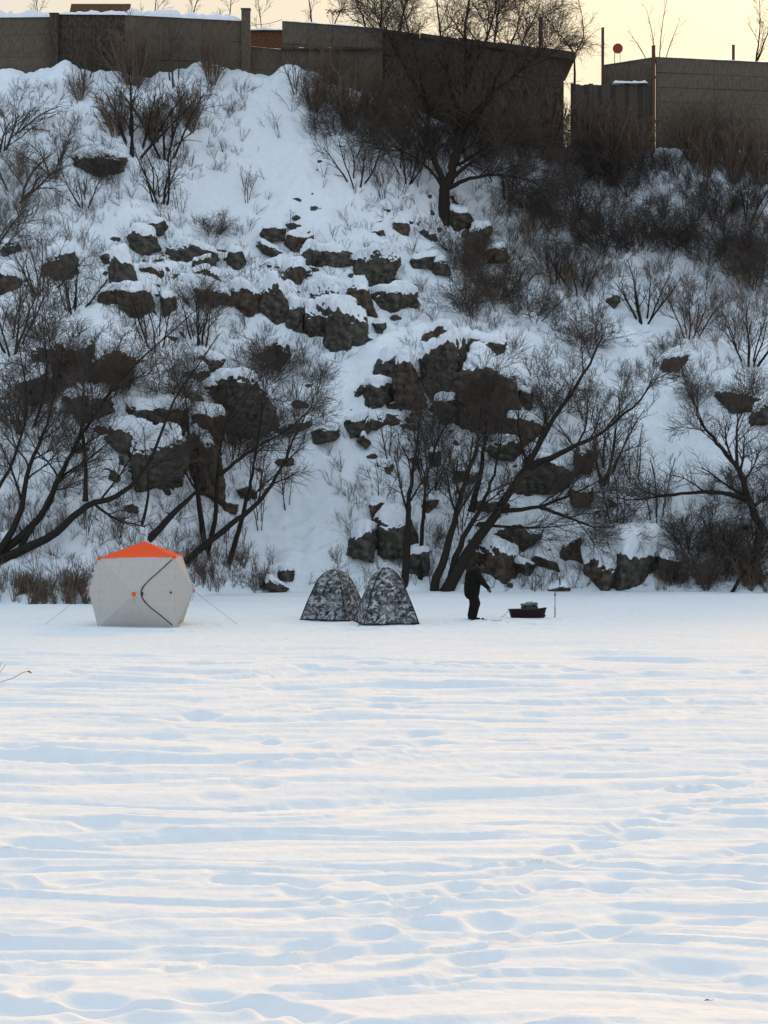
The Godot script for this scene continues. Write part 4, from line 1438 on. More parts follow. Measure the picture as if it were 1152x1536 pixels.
const SHRUBS := [
	[205, 222, 4.6, "fan", "tall upright shrub against the long plain wall, left of two"],
	[248, 228, 4.0, "fan", "tall upright shrub against the long plain wall, right of two"],
	[175, 205, 2.6, "weed", "brown weed clump at the foot of the left walls"],
	[230, 210, 2.2, "weed", "brown weed clump between the two tall upright shrubs"],
	[285, 190, 2.4, "weed", "brown weed clump right of the tall upright shrubs"],
	[120, 150, 1.6, "weed", "thin weed clump by the drift at the left pillar"],
	[126, 306, 2.0, "fan", "small fan shaped shrub on the upper left snow"],
	[242, 306, 3.2, "fan", "crooked black shrub in the upper left snow"],
	[150, 268, 1.9, "dense", "dense dark shrub above the small fan shaped one"],
	[320, 355, 1.6, "dense", "low tangled shrub above the rock scatter"],
	[270, 320, 1.6, "thin", "wispy shrub just right of the crooked black one"],
	[370, 300, 1.8, "thin", "wispy shrub alone on the upper snow face"],
	[-10, 230, 4.2, "arch", "arching shrub reaching in from the upper left edge"],
	[20, 300, 3.8, "arch", "arching shrub at the left edge below the upper one"],
	[80, 260, 2.4, "arch", "small arching shrub near the left edge, under the left wall"],
	[-20, 380, 3.6, "arch", "arching shrub hanging over the rocks at the left edge"],
	[60, 440, 3.0, "fan", "bristly shrub standing in the left edge rocks"],
	[110, 470, 2.6, "fan", "bristly shrub right of the left edge rocks"],
	[20, 520, 3.6, "fan", "large twiggy shrub at the left edge, mid slope"],
	[90, 580, 3.2, "dense", "dense shrub wrapped round the black cluster, left half"],
	[165, 590, 3.0, "dense", "dense shrub wrapped round the black cluster, right half"],
	[30, 640, 3.4, "dense", "dense shrub at the left edge above the leaning trees"],
	[230, 520, 2.8, "fan", "thin stemmed shrub below the tall upright boulder"],
	[300, 520, 2.6, "fan", "thin stemmed shrub below the broad dark boulder"],
	[400, 570, 2.4, "dense", "fine bushy shrub round the lone grey boulder"],
	[440, 620, 2.0, "thin", "fine shrub at the left margin of the snow chute"],
	[350, 680, 2.8, "dense", "dense shrub under the big black mass"],
	[250, 600, 2.6, "dense", "dense shrub above the flat dark boulder"],
	[300, 470, 2.0, "dense", "flat brush swept sideways under the broad dark boulder"],
	[535, 278, 3.0, "fan", "wide fan shaped shrub on the right rim of the snow face"],
	[575, 306, 1.6, "thin", "small shrub right below the wide fan shaped one"],
	[500, 200, 2.6, "dense", "dense brown shrub under the wall with the top beam"],
	[470, 165, 2.2, "weed", "brown weeds beside the wall drift, leftmost under the beam wall"],
	[525, 190, 3.0, "weed", "tall brown weeds under the middle of the beam wall"],
	[560, 190, 3.2, "weed", "tall brown weeds under the right end of the beam wall"],
	[600, 215, 3.4, "weed", "tall brown weeds at the left end of the garage"],
	[640, 235, 3.0, "dense", "dense shrub left of the upper tree trunk"],
	[610, 270, 2.6, "fan", "upright shrub left below the upper tree"],
	[735, 235, 3.4, "weed", "tall brown weeds right of the upper tree trunk"],
	[780, 225, 3.4, "weed", "tall brown weeds under the middle of the garage"],
	[820, 235, 3.4, "weed", "tall brown weeds under the right end of the garage"],
	[850, 240, 3.0, "dense", "dense brown shrub in the dip below the garage corner"],
	[880, 235, 3.2, "weed", "tall brown weeds in front of the board fence, left"],
	[915, 245, 3.2, "weed", "tall brown weeds in front of the board fence, middle"],
	[955, 250, 2.8, "weed", "tall brown weeds in front of the board fence, right"],
	[900, 275, 2.6, "dense", "dense dark shrub under the board fence"],
	[940, 290, 2.4, "dense", "dense dark shrub beside the bright drift on the right"],
	[1015, 262, 1.6, "thin", "thin twigs crossing the bright drift on the right"],
	[1060, 262, 2.4, "weed", "brown weeds under the right block wall, left"],
	[1100, 268, 3.0, "weed", "brown weeds under the right block wall, middle"],
	[1140, 270, 3.4, "weed", "brown weeds under the right block wall, at the edge"],
	[1075, 320, 2.8, "dense", "dense dark shrub below the weeds of the block wall"],
	[1125, 330, 3.0, "fan", "upright shrub at the right edge below the block wall"],
	[760, 300, 2.8, "fan", "upright shrub right of the upper tree, high"],
	[800, 320, 2.8, "dense", "dense brown shrub in the gully, left"],
	[850, 330, 3.0, "dense", "dense brown shrub in the gully, middle"],
	[900, 375, 3.4, "dense", "dense dark shrub in the gully, largest of all"],
	[960, 370, 3.2, "dense", "dense dark shrub in the gully, right"],
	[1010, 370, 3.0, "dense", "dense dark shrub in the gully, beside the right thicket"],
	[1060, 390, 2.8, "dense", "dense dark shrub above the black edge bush"],
	[1135, 430, 3.2, "dense", "black dense bush at the right edge, lower"],
	[1120, 385, 2.8, "dense", "black dense bush at the right edge, upper"],
	[700, 410, 2.6, "dense", "grey bushy shrub below the upper tree, left"],
	[745, 440, 2.8, "dense", "grey bushy shrub below the upper tree, right"],
	[700, 470, 2.2, "dense", "grey bushy shrub left over the middle cluster"],
	[835, 425, 2.8, "fan", "branchy shrub in the middle of the right slope"],
	[870, 440, 2.4, "fan", "branchy shrub right of the middle one on the right slope"],
	[800, 480, 2.4, "dense", "grey shrub above the leaning tree's crown"],
	[965, 478, 3.2, "fan", "slender stemmed shrub on the right snow, left of three"],
	[1035, 505, 2.8, "fan", "slender stemmed shrub on the right snow, middle of three"],
	[1125, 545, 3.0, "fan", "slender stemmed shrub on the right snow, right of three"],
	[1000, 530, 1.2, "dense", "lone small tuft on the right snow ridge"],
	[1045, 610, 1.6, "dense", "small tuft above the right tree"],
	[905, 714, 3.6, "fan", "upright shrub behind the rounded boulder's right side"],
	[950, 720, 2.4, "thin", "sparse shrub right of the upright one by the boulder"],
	[985, 790, 3.2, "thin", "sparse shrub above the large shore boulder"],
	[930, 800, 2.6, "thin", "sparse shrub just behind the large shore boulder"],
	[1040, 830, 2.8, "dense", "dark brush by the right shore, left of the tree"],
	[1090, 850, 2.6, "fan", "dark brush by the right shore, round the tree foot"],
	[1140, 860, 3.2, "dense", "dark brush by the right shore, at the edge"],
	[1010, 876, 1.8, "dense", "dark low brush right of the large shore boulder"],
	[1060, 884, 1.4, "weed", "brown weeds on the right shore line"],
	[1125, 884, 1.6, "weed", "brown weeds on the right shore line at the edge"],
	[1140, 760, 2.6, "dense", "grey brush behind the right tree"],
	[590, 700, 2.4, "thin", "wispy shrub left of the centre tree, high"],
	[570, 765, 2.2, "thin", "wispy shrub left of the centre tree, low"],
	[650, 730, 2.8, "fan", "twiggy shrub between the centre tree's stems"],
	[690, 800, 2.4, "thin", "wispy shrub behind the centre tree's feet"],
	[650, 660, 2.2, "dense", "fine grey shrub under the middle cluster"],
	[830, 620, 2.6, "dense", "fine grey shrub inside the leaning tree's crown"],
	[880, 640, 2.2, "thin", "fine grey shrub right of the leaning tree's crown"],
	[390, 790, 2.2, "thin", "wispy shrub right of the left tree's foot"],
	[430, 760, 1.8, "thin", "pale wispy shrub in the lower snow chute"],
	[340, 830, 1.6, "thin", "wispy shrub beside the grey tent"],
	[60, 820, 1.6, "thin", "pale thin shrub under the leaning left trunks"],
	[130, 800, 1.4, "thin", "pale thin shrub above the grey tent's left corner"],
	[760, 880, 1.2, "thin", "pale thin shrub behind the standing person"],
	[800, 885, 1.0, "thin", "pale thin shrub behind the sledge"],
	[128, 118, 3.0, "thin", "tall thin stems in front of the dark stacked panel wall"],
	[200, 128, 3.4, "weed", "tall brown stems rising before the long plain wall, leftmost"],
	[262, 124, 3.2, "thin", "tall thin stems rising before the middle of the long plain wall"],
	[318, 122, 2.8, "weed", "brown stems before the right end of the long plain wall"],
	[442, 138, 2.4, "thin", "thin stems on the drift under the beam wall"],
	[492, 150, 2.8, "weed", "brown stems in front of the beam wall's ledge"],
	[1040, 236, 3.0, "weed", "brown stems before the left half of the right block wall"],
	[1085, 240, 3.4, "thin", "tall thin stems before the middle of the right block wall"],
	[690, 205, 3.4, "weed", "tall brown weeds just behind the upper tree trunk"],
	[880, 520, 2.2, "dense", "grey shrub on the right snow above the leaning tree"],
]

func build_trees() -> void:
	# leaning willows at the left shore
	stem_tree("leaning_willow", "many stemmed dark willow leaning right at the left edge of the shore", 69.5, [
		[0.17, [[5, 838, 0], [70, 808, 0.2], [130, 760, 0.3], [185, 738, 0.3], [225, 690, 0.5], [262, 600, 0.6], [330, 500, 0.8]], true],
		[0.15, [[-6, 834, 0.1], [25, 780, 0.3], [45, 700, 0.5], [75, 620, 0.6], [95, 520, 0.9]], true],
		[0.15, [[8, 825, -0.2], [60, 775, 0], [90, 715, 0.2], [125, 650, 0.4], [190, 560, 0.6], [300, 460, 0.9]], true],
		[0.10, [[30, 822, -0.3], [75, 745, -0.2], [105, 680, 0], [150, 590, 0.2]], true],
		[0.09, [[128, 752, 0.3], [128, 690, 0.3], [122, 620, 0.5], [130, 540, 0.6]]],
		[0.08, [[-20, 760, 0], [20, 690, 0.1], [40, 600, 0.3], [20, 480, 0.5]]],
		[0.06, [[52, 640, 0.5], [70, 560, 0.6], [62, 470, 0.8]]],
	], TREE_LEVELS, 21)
	stem_tree("leaning_willow", "dark willow spreading right behind the grey tent", 70.5, [
		[0.14, [[280, 842, 0], [330, 800, 0.3], [385, 755, 0.4], [420, 705, 0.5], [445, 650, 0.7], [475, 590, 0.9]], true],
		[0.12, [[310, 830, 0.1], [322, 780, 0.2], [328, 700, 0.4], [345, 620, 0.6], [400, 560, 0.8]], true],
		[0.13, [[306, 815, 0.3], [296, 740, 0.4], [285, 660, 0.5], [275, 570, 0.6]], true],
		[0.11, [[345, 842, -0.2], [365, 770, 0], [378, 710, 0.2], [390, 640, 0.4], [396, 570, 0.6]], true],
		[0.08, [[330, 712, 0.4], [370, 680, 0.4], [430, 645, 0.5], [470, 610, 0.6]]],
	], TREE_LEVELS, 22)
	stem_tree("broken_tree", "thick bare trunk slanting up behind the grey tent", 73.0, [
		[0.17, [[228, 804, 0], [262, 768, 0.5], [295, 735, 1.0], [318, 690, 1.4]], true],
		[0.07, [[213, 786, 0.3], [222, 745, 0.4], [220, 700, 0.6], [215, 640, 0.8]], true],
	], [[4, 0.4, 1.2, 0.7, 0.15, Vector3(0, 0.2, 0), 5, 5, 0.5], [6, 0.2, 0.7, 0.7, 0.16, Vector3(0, 0.2, 0), 3, 4, 0.6]], 23)
	# centre tree
	stem_tree("leaning_tree", "large many stemmed bare tree between the camouflage tents and the person", 74.2, [
		[0.26, [[668, 890, 0], [700, 832, 0.2], [745, 770, 0.4], [790, 700, 0.6], [830, 630, 0.9], [875, 560, 1.2], [905, 500, 1.4]], true],
		[0.19, [[646, 892, 0.1], [668, 830, 0.2], [690, 750, 0.3], [712, 680, 0.5], [722, 610, 0.8]], true],
		[0.15, [[672, 880, 0.4], [690, 820, 0.4], [722, 760, 0.5], [745, 700, 0.6], [752, 640, 0.8]], true],
		[0.16, [[606, 878, 0.3], [612, 800, 0.4], [614, 740, 0.5], [625, 670, 0.6], [632, 590, 0.9]], true],
		[0.10, [[630, 870, 0.5], [634, 790, 0.6], [640, 720, 0.7], [662, 650, 0.9], [700, 600, 1.1]], true],
		[0.13, [[707, 768, 0.6], [722, 700, 0.7], [728, 650, 0.8], [742, 560, 1.1]]],
		[0.13, [[795, 700, 0.6], [850, 675, 0.7], [900, 650, 0.8], [960, 600, 1.0], [985, 560, 1.1]]],
		[0.10, [[748, 766, 0.4], [810, 760, 0.4], [870, 735, 0.3], [905, 718, 0.3]]],
		[0.08, [[810, 760, 0.4], [850, 775, 0.3], [890, 790, 0.2], [930, 790, 0.2]]],
		[0.06, [[733, 788, 0.3], [800, 792, 0.2], [870, 785, 0.1]]],
	], TREE_LEVELS, 24)
	# right tree
	stem_tree("crooked_tree", "crooked bare tree bending left by the right shore", 75.8, [
		[0.2, [[1130, 838, 0], [1140, 800, 0.1], [1122, 745, 0.2], [1108, 705, 0.3], [1075, 665, 0.5], [1050, 630, 0.7], [1038, 590, 0.9]], true],
		[0.10, [[1118, 748, 0.2], [1070, 738, 0.1], [1010, 742, 0.0], [950, 750, -0.1], [920, 745, -0.2]]],
		[0.08, [[1106, 705, 0.3], [1105, 670, 0.3], [1108, 630, 0.4], [1130, 600, 0.5]]],
		[0.09, [[1096, 892, -0.2], [1115, 860, -0.1], [1145, 820, 0.1], [1165, 760, 0.2]], true],
		[0.07, [[1122, 790, 0.1], [1100, 800, 0.0], [1095, 840, -0.1], [1085, 870, -0.2]]],
		[0.08, [[1130, 760, 0.2], [1150, 745, 0.3], [1180, 720, 0.4]]],
	], TREE_LEVELS, 25)
	# upper tree whose crown stands against the sky
	var lv := [[16, 0.3, 2.6, 0.75, 0.14, Vector3(0, 0.12, 0), 5, 6, 0.6], [13, 0.15, 1.4, 0.8, 0.18, Vector3(0, 0.15, 0), 3, 5, 0.6], [7, 0.15, 0.7, 0.7, 0.22, Vector3(0, 0.1, 0), 3, 3, 0.65]]
	var up := on_slope(666, 322)
	stem_tree("broad_crowned_tree", "bare tree on the slope whose broad crown rises over the garage", -up.z, [
		[0.30, [[666, 325, 0], [668, 285, 0], [680, 250, 0.0], [694, 190, 0.1], [700, 120, 0.2], [698, 50, 0.3], [705, -40, 0.4]], true],
		[0.17, [[668, 285, 0], [650, 230, 0.1], [640, 160, 0.2], [622, 80, 0.3], [600, 0, 0.4]]],
		[0.16, [[678, 255, 0], [700, 205, -0.1], [735, 140, -0.1], [765, 70, 0.0], [785, 10, 0.1]]],
		[0.14, [[694, 190, 0.1], [672, 120, 0.2], [660, 50, 0.4], [655, -30, 0.5]]],
		[0.11, [[640, 160, 0.2], [612, 110, 0.2], [585, 60, 0.3], [565, 10, 0.4]]],
		[0.11, [[735, 140, -0.1], [770, 115, 0.0], [805, 85, 0.1], [830, 60, 0.2]]],
		[0.10, [[700, 120, 0.2], [725, 70, 0.2], [742, 20, 0.3], [750, -30, 0.4]]],
		[0.09, [[668, 285, 0], [640, 250, -0.2], [600, 225, -0.3], [570, 215, -0.4]]],
		[0.12, [[672, 282, 0], [705, 268, -0.4], [745, 262, -0.8], [790, 270, -1.0], [820, 285, -1.2]]],
		[0.12, [[674, 270, 0], [720, 235, -0.4], [770, 215, -0.7], [810, 220, -0.8]]],
	], lv, 26)
	# growth behind the walls, dark against the sky
	var thin := [[8, 0.25, 1.2, 0.55, 0.12, Vector3(0, 0.25, 0), 4, 5, 0.6], [6, 0.2, 0.6, 0.6, 0.15, Vector3(0, 0.25, 0), 3, 4, 0.65], [3, 0.2, 0.3, 0.6, 0.15, Vector3.ZERO, 3, 2, 0.8]]
	stem_tree("sapling", "forked leafless sapling in the gap by the garage corner", 102.0, [
		[0.07, [[862, 150, 0], [862, 110, 0], [863, 82, 0], [875, 55, 0.1], [872, 20, 0.1], [862, -20, 0.2]], true],
		[0.05, [[863, 82, 0], [848, 62, 0], [825, 35, 0.1], [815, 20, 0.2]]],
	], thin, 27)
	stem_tree("sapling", "pale bundle of thin shoots behind the right concrete walls", 104.0, [
		[0.035, [[985, 110, 0], [980, 60, 0], [970, 15, 0.1]], true],
		[0.035, [[988, 110, 0], [992, 50, 0], [1000, 0, 0.1]], true],
		[0.03, [[992, 110, 0], [1006, 65, 0], [1018, 35, 0.1]], true],
		[0.03, [[980, 110, 0], [962, 75, 0], [948, 55, 0.1]], true],
	], [[4, 0.3, 0.8, 0.4, 0.1, Vector3(0, 0.3, 0), 3, 4, 0.6], [3, 0.3, 0.35, 0.5, 0.1, Vector3.ZERO, 3, 2, 0.8]], 28)
	stem_tree("sapling", "leafless sapling rising over the block wall at the right edge", 102.5, [
		[0.07, [[1128, 130, 0], [1134, 90, 0], [1140, 40, 0], [1138, -20, 0.1]], true],
		[0.05, [[1136, 90, 0], [1152, 50, 0], [1170, 10, 0.1]]],
	], thin, 29)
	stem_tree("sapling", "leafless sapling behind the gap by the tall post", 104.5, [
		[0.06, [[470, 110, 0], [468, 40, 0], [462, -10, 0], [455, -60, 0.1]], true],
		[0.05, [[480, 110, 0], [500, 40, 0], [520, 0, 0.1], [530, -40, 0.2]], true],
		[0.04, [[400, 110, 0], [392, 40, 0], [384, -20, 0.1]], true],
	], thin, 30)
	stem_tree("sapling", "thin leafless sapling over the snowy left walls", 103.5, [
		[0.05, [[225, 90, 0], [232, 20, 0], [240, -40, 0]], true],
		[0.05, [[275, 90, 0], [290, 20, 0], [310, -40, 0.1]], true],
		[0.04, [[60, 90, 0], [56, 20, 0], [50, -40, 0.1]], true],
		[0.05, [[340, 90, 0], [345, 20, 0], [350, -40, 0.1]], true],
	], thin, 31)
	stem_tree("roadside_tree", "bare tree behind the beam wall, left of the broad crown", 105.0, [
		[0.13, [[572, 140, 0], [570, 60, 0], [572, 10, 0], [565, -60, 0.1]], true],
		[0.10, [[598, 140, 0], [600, 50, 0], [612, -10, 0.2], [625, -60, 0.3]], true],
		[0.08, [[560, 120, 0], [548, 40, 0.1], [535, 5, 0.1], [520, -40, 0.1]], true],
	], lv, 32)
	stem_tree("roadside_tree", "bare tree behind the garage, right of the broad crown", 106.0, [
		[0.09, [[740, 140, 0], [742, 60, 0], [750, 0, 0], [755, -60, 0.1]], true],
		[0.08, [[775, 140, 0], [782, 70, 0], [800, 30, 0], [812, 0, 0.1]], true],
	], lv, 33)
	# clump of withered leaves caught in the twigs over the wall
	var lp := at_depth(510, 16, 104.5)
	var leaf := thing("withered_leaf_clump", lp, "rust brown clump of withered leaves hanging in twigs over the wall", "leaves")
	part("twig", tube([Vector3(-0.75, 0.05, 0), Vector3(-0.2, -0.05, 0), Vector3(0.3, 0.06, 0), Vector3(1.0, 0.12, 0)], 0.018, 5), mats.twig, leaf)
	var rng := RandomNumberGenerator.new()
	rng.seed = 8
	var am := Acc.new()
	for k in 90:
		var x := rng.randf_range(-0.65, 0.5)
		var c := Vector3(x, -0.02 + rng.randfn() * 0.07 - 0.05 * absf(x), rng.randfn() * 0.08)
		var u := Vector3(rng.randfn(), rng.randfn(), rng.randfn()).normalized() * 0.07
		var w := u.cross(Vector3(rng.randfn(), rng.randfn(), rng.randfn())).normalized() * 0.035
		quad(am, c - u, c + w, c + u, c - w, u.cross(w).normalized())
	part("leaves", mesh_of(am), mats.dead_leaf, leaf, "stuff")

# ---------------------------------------------------------------- growth too fine to count
func scatter(called: String, label: String, category: String, mesh: Mesh, mat: Material, at: Array) -> void:
	var mm := MultiMesh.new()
	mm.transform_format = MultiMesh.TRANSFORM_3D
	mm.mesh = mesh
	mm.instance_count = at.size()
	for k in at.size():
		mm.set_instance_transform(k, at[k])
	var o := MultiMeshInstance3D.new()
	o.name = numbered(called)
	o.multimesh = mm
	o.material_override = mat
	add_child(o)
	tag(o, label, category)
	o.set_meta("kind", "stuff")

func tuft(count: int, lean: float, curve: float, r: float, fork: int, seed_: int) -> ArrayMesh:
	var rng := RandomNumberGenerator.new()
	rng.seed = seed_
	var a := Acc.new()
	thinnest = r * 0.6
	for k in count:
		var az := rng.randf() * TAU
		var tilt := lean * rng.randf()
		var dir := Vector3(cos(az) * sin(tilt), cos(tilt), sin(az) * sin(tilt))
		var path := wander(Vector3(cos(az), 0, sin(az)) * 0.08 * rng.randf() + Vector3(0, -0.05, 0), dir, rng.randf_range(0.5, 1.0), 4, curve, Vector3.ZERO, rng)
		var rr := PackedFloat32Array()
		for q in path.size():
			rr.append(lerpf(r, r * 0.4, q / 4.0))
		add_tube(a, path, rr, 3)
		if fork > 0:
			grow([[fork, 0.3, 0.35, 0.6, 0.15, Vector3(0, 0.3, 0), 3, 2, 0.8]], [a], path, r, r * 0.5, 0, rng)
	thinnest = 0.0065
	return mesh_of(a)

func build_stuff() -> void:
	var rng := RandomNumberGenerator.new()
	rng.seed = 77
	var stalks: Array = []
	# clear snow where the photograph shows almost no stalks: x, y, half width, half height
	var clear := [[450, 230, 90, 130], [440, 770, 70, 110], [560, 590, 50, 110], [1040, 660, 110, 70], [840, 790, 60, 60], [330, 300, 60, 40], [980, 500, 70, 50]]
	var tries := 0
	while stalks.size() < 4500 and tries < 30000:
		tries += 1
		var px := rng.randf_range(-40, 1190)
		var py := rng.randf_range(130, 885)
		var keep := 0.75
		for c in clear:
			var q := pow((px - c[0]) / c[2], 2) + pow((py - c[1]) / c[3], 2)
			keep = minf(keep, 0.03 + 0.7 * smoothstep(0.7, 1.6, q))
		keep *= 0.45 + 0.9 * clampf(wide_noise.get_noise_2d(px * 0.12, py * 0.12) + 0.3, 0.0, 1.0)
		if rng.randf() > keep:
			continue
		var p := on_slope(px, py)
		p.y = slope_height(p.x, -p.z)
		if -p.z > 100.3:
			continue
		var s := rng.randf_range(0.25, 0.95)
		var b := Basis.from_euler(Vector3(rng.randf_range(-0.4, 0.4), rng.randf() * TAU, rng.randf_range(-0.4, 0.4))).scaled(Vector3.ONE * s)
		stalks.append(Transform3D(b, p))
	var third := int(stalks.size() / 3.0)
	scatter("dry_stalks", "thin dry stalks poking through the snow of the slope", "stalks", tuft(5, 0.7, 0.14, 0.012, 4, 1), mats.twig, stalks.slice(0, third))
	scatter("dry_stalks", "sparse twiglets and bent stems scattered over the slope", "stalks", tuft(7, 1.1, 0.2, 0.010, 5, 2), mats.twig, stalks.slice(third, third * 2))
	scatter("dry_stalks", "pale brown grass stems standing in the slope's snow", "stalks", tuft(9, 0.5, 0.1, 0.008, 2, 3), mats.weed, stalks.slice(third * 2))
	# brushwood so thick that its stems cannot be told apart: x, y, half width, half height, how many
	var brush: Array = []
	for z in [[560, 185, 110, 40, 90], [760, 225, 140, 46, 150], [910, 255, 120, 46, 150], [1090, 280, 100, 60, 90], [960, 350, 150, 56, 80], [1120, 390, 60, 70, 90], [1050, 460, 110, 60, 50], [840, 420, 90, 60, 60], [720, 430, 60, 50, 50], [800, 340, 80, 40, 50], [120, 570, 90, 50, 40], [350, 600, 60, 50, 24], [1080, 840, 90, 40, 26], [30, 300, 60, 90, 40]]:
		for k in z[4]:
			var p := on_slope(z[0] + rng.randfn() * z[2] * 0.55, z[1] + rng.randfn() * z[3] * 0.55)
			p.y = slope_height(p.x, -p.z)
			if -p.z > 99.8:
				continue
			var s := rng.randf_range(0.7, 1.9)
			brush.append(Transform3D(Basis.from_euler(Vector3(rng.randf_range(-0.25, 0.25), rng.randf() * TAU, rng.randf_range(-0.25, 0.25))).scaled(Vector3.ONE * s), p))
	var half := int(brush.size() / 2.0)
	scatter("brushwood", "dark grey brushwood matted over the right of the slope", "brushwood", tuft(7, 0.8, 0.16, 0.006, 7, 11), mats.twig, brush.slice(0, half))
	scatter("brushwood", "brown brushwood tangled below the walls and in the gully", "brushwood", tuft(8, 0.6, 0.14, 0.006, 6, 12), mats.weed, brush.slice(half))
	# stones that only just break the snow
	var chips: Array = []
	for z in [[270, 410, 110, 45, 70], [480, 410, 100, 60, 90], [620, 590, 110, 70, 60], [250, 640, 130, 90, 70], [480, 270, 70, 70, 8], [800, 760, 80, 90, 50], [650, 340, 70, 50, 50]]:
		for k in z[4]:
			var p := on_slope(z[0] + rng.randfn() * z[2] * 0.6, z[1] + rng.randfn() * z[3] * 0.6)
			p.y = slope_height(p.x, -p.z)
			var s := 0.05 + 0.24 * pow(rng.randf(), 2.0)
			p.y -= s * 0.25
			chips.append(Transform3D(Basis.from_euler(Vector3(rng.randf() * TAU, rng.randf() * TAU, 0)).scaled(Vector3(s * 1.5, s, s)), p))
	var third_ := int(chips.size() / 3.0)
	scatter("small_stones", "small dark stones just breaking through the slope's snow", "stones", rock_pair(Vector3.ONE, 2, 55, 2.0, 0.0)[0], mats.rock, chips.slice(0, third_))
	scatter("small_stones", "small brown stones strewn between the boulders of the slope", "stones", rock_pair(Vector3(1.2, 0.8, 0.9), 2, 57, 2.0, 0.0)[0], mats.rock_brown, chips.slice(third_, third_ * 2))
	scatter("small_stones", "small jagged rock splinters in the snow of the slope", "stones", rock_pair(Vector3(0.7, 1.2, 0.8), 2, 61, 2.0, 0.0)[0], mats.rock, chips.slice(third_ * 2))
	# reeds along the left shore and on the right
	var reeds: Array = []
	for seg in [[-30, 132, 90], [20, 70, 40], [100, 130, 24], [290, 322, 40], [322, 345, 10], [352, 440, 16], [130, 285, 30], [985, 1190, 60]]:
		for k in seg[2]:
			var px := rng.randf_range(seg[0], seg[1])
			var x: float = at_depth(px, 890, 70.0).x
			var d := shore_d(x) + rng.randf_range(-0.2, 1.0)
			x = at_depth(px, 890, d).x
			var s := rng.randf_range(0.3, 0.95)
			var b := Basis.from_euler(Vector3(0, rng.randf() * TAU, rng.randf_range(-0.15, 0.15))).scaled(Vector3(s * 0.9, s, s * 0.9))
			reeds.append(Transform3D(b, Vector3(x, slope_height(x, d) - 0.05, -d)))
	scatter("dry_reeds", "reddish brown dry reeds along the foot of the bank", "reeds", tuft(8, 0.35, 0.1, 0.014, 2, 4), mats.reed, reeds)
	# twig in the near snow at the left edge
	var tp := on_ice(-22, 1034)
	tp.y = -0.05
	var tw := thing("bare_twig", tp, "thin bare twig sticking out of the river snow at the left edge", "twig")
	var u := -tp.z / FOCAL
	part("stem", tube([Vector3(0, -0.1, 0), Vector3(20 * u, 14 * u, 0), Vector3(42 * u, 21 * u, 0), Vector3(58 * u, 30 * u, 0), Vector3(66 * u, 31 * u, 0)], 0.006, 5), mats.reed, tw)
	part("side_shoot", tube([Vector3(4 * u, 3 * u, 0), Vector3(20 * u, 25 * u, 0.1), Vector3(32 * u, 42 * u, 0.1)], 0.005, 5), mats.reed, tw)
	part("side_shoot", tube([Vector3(18 * u, 21 * u, 0.1), Vector3(26 * u, 46 * u, 0.1)], 0.004, 5), mats.reed, tw)
	part("bud", body_mesh([[Vector3(65 * u, 31 * u, 0), Vector3(69 * u, 29 * u, 0), 0.018, 0.012]], 0.006, 0.005), mats.reed, tw)
	var fp := on_ice(1061, 1507)
	fp.y += 0.03
	var fl := thing("fallen_leaf", fp, "tiny dark leaf lying on the snow at the lower right", "leaf")
	var la := Acc.new()
	for s in [-1.0, 1.0]:
		quad(la, Vector3(-0.03, 0.0, 0), Vector3(0.0, 0.012, s * 0.012), Vector3(0.03, 0.003, 0), Vector3(0.0, 0.004, 0), Vector3(0, 1, 0))
	part("blade", mesh_of(la), mats.dead_leaf, fl)
	part("stalk", tube([Vector3(0.028, 0.003, 0), Vector3(0.05, 0.01, 0.004)], 0.002, 4), mats.dead_leaf, fl)

# ---------------------------------------------------------------- materials
func lin(r: float, g: float, b: float) -> Color:
	return Color(r, g, b).linear_to_srgb()

func plain(r: float, g: float, b: float, rough := 0.9) -> StandardMaterial3D:
	var m := StandardMaterial3D.new()
	m.albedo_color = lin(r, g, b)
	m.roughness = rough
	m.metallic_specular = 0.3
	return m

func noise_tex(freq: float, seed_: int, lo: Color, hi: Color, mid := 0.5, as_normal := false, strength := 4.0) -> NoiseTexture2D:
	var n := FastNoiseLite.new()
	n.seed = seed_
	n.frequency = freq
	n.fractal_octaves = 5
	var t := NoiseTexture2D.new()
	t.width = 512
	t.height = 512
	t.seamless = true
	t.noise = n
	if as_normal:
		t.as_normal_map = true
		t.bump_strength = strength
	else:
		var g := Gradient.new()
		g.offsets = PackedFloat32Array([0.15, mid, 0.85])
		g.colors = PackedColorArray([lo, lo.lerp(hi, 0.5), hi])
		t.color_ramp = g
	return t

func grained(lo: Color, hi: Color, metres: float, freq: float, seed_: int, bump: float, rough := 0.95) -> StandardMaterial3D:
	var m := StandardMaterial3D.new()
	m.albedo_texture = noise_tex(freq, seed_, lo, hi)
	m.uv1_triplanar = true
	m.uv1_scale = Vector3.ONE / metres
	m.roughness = rough
	m.metallic_specular = 0.25
	if bump > 0.0:
		m.normal_enabled = true
		m.normal_texture = noise_tex(freq * 1.6, seed_ + 5, Color.BLACK, Color.WHITE, 0.5, true, bump)
	return m

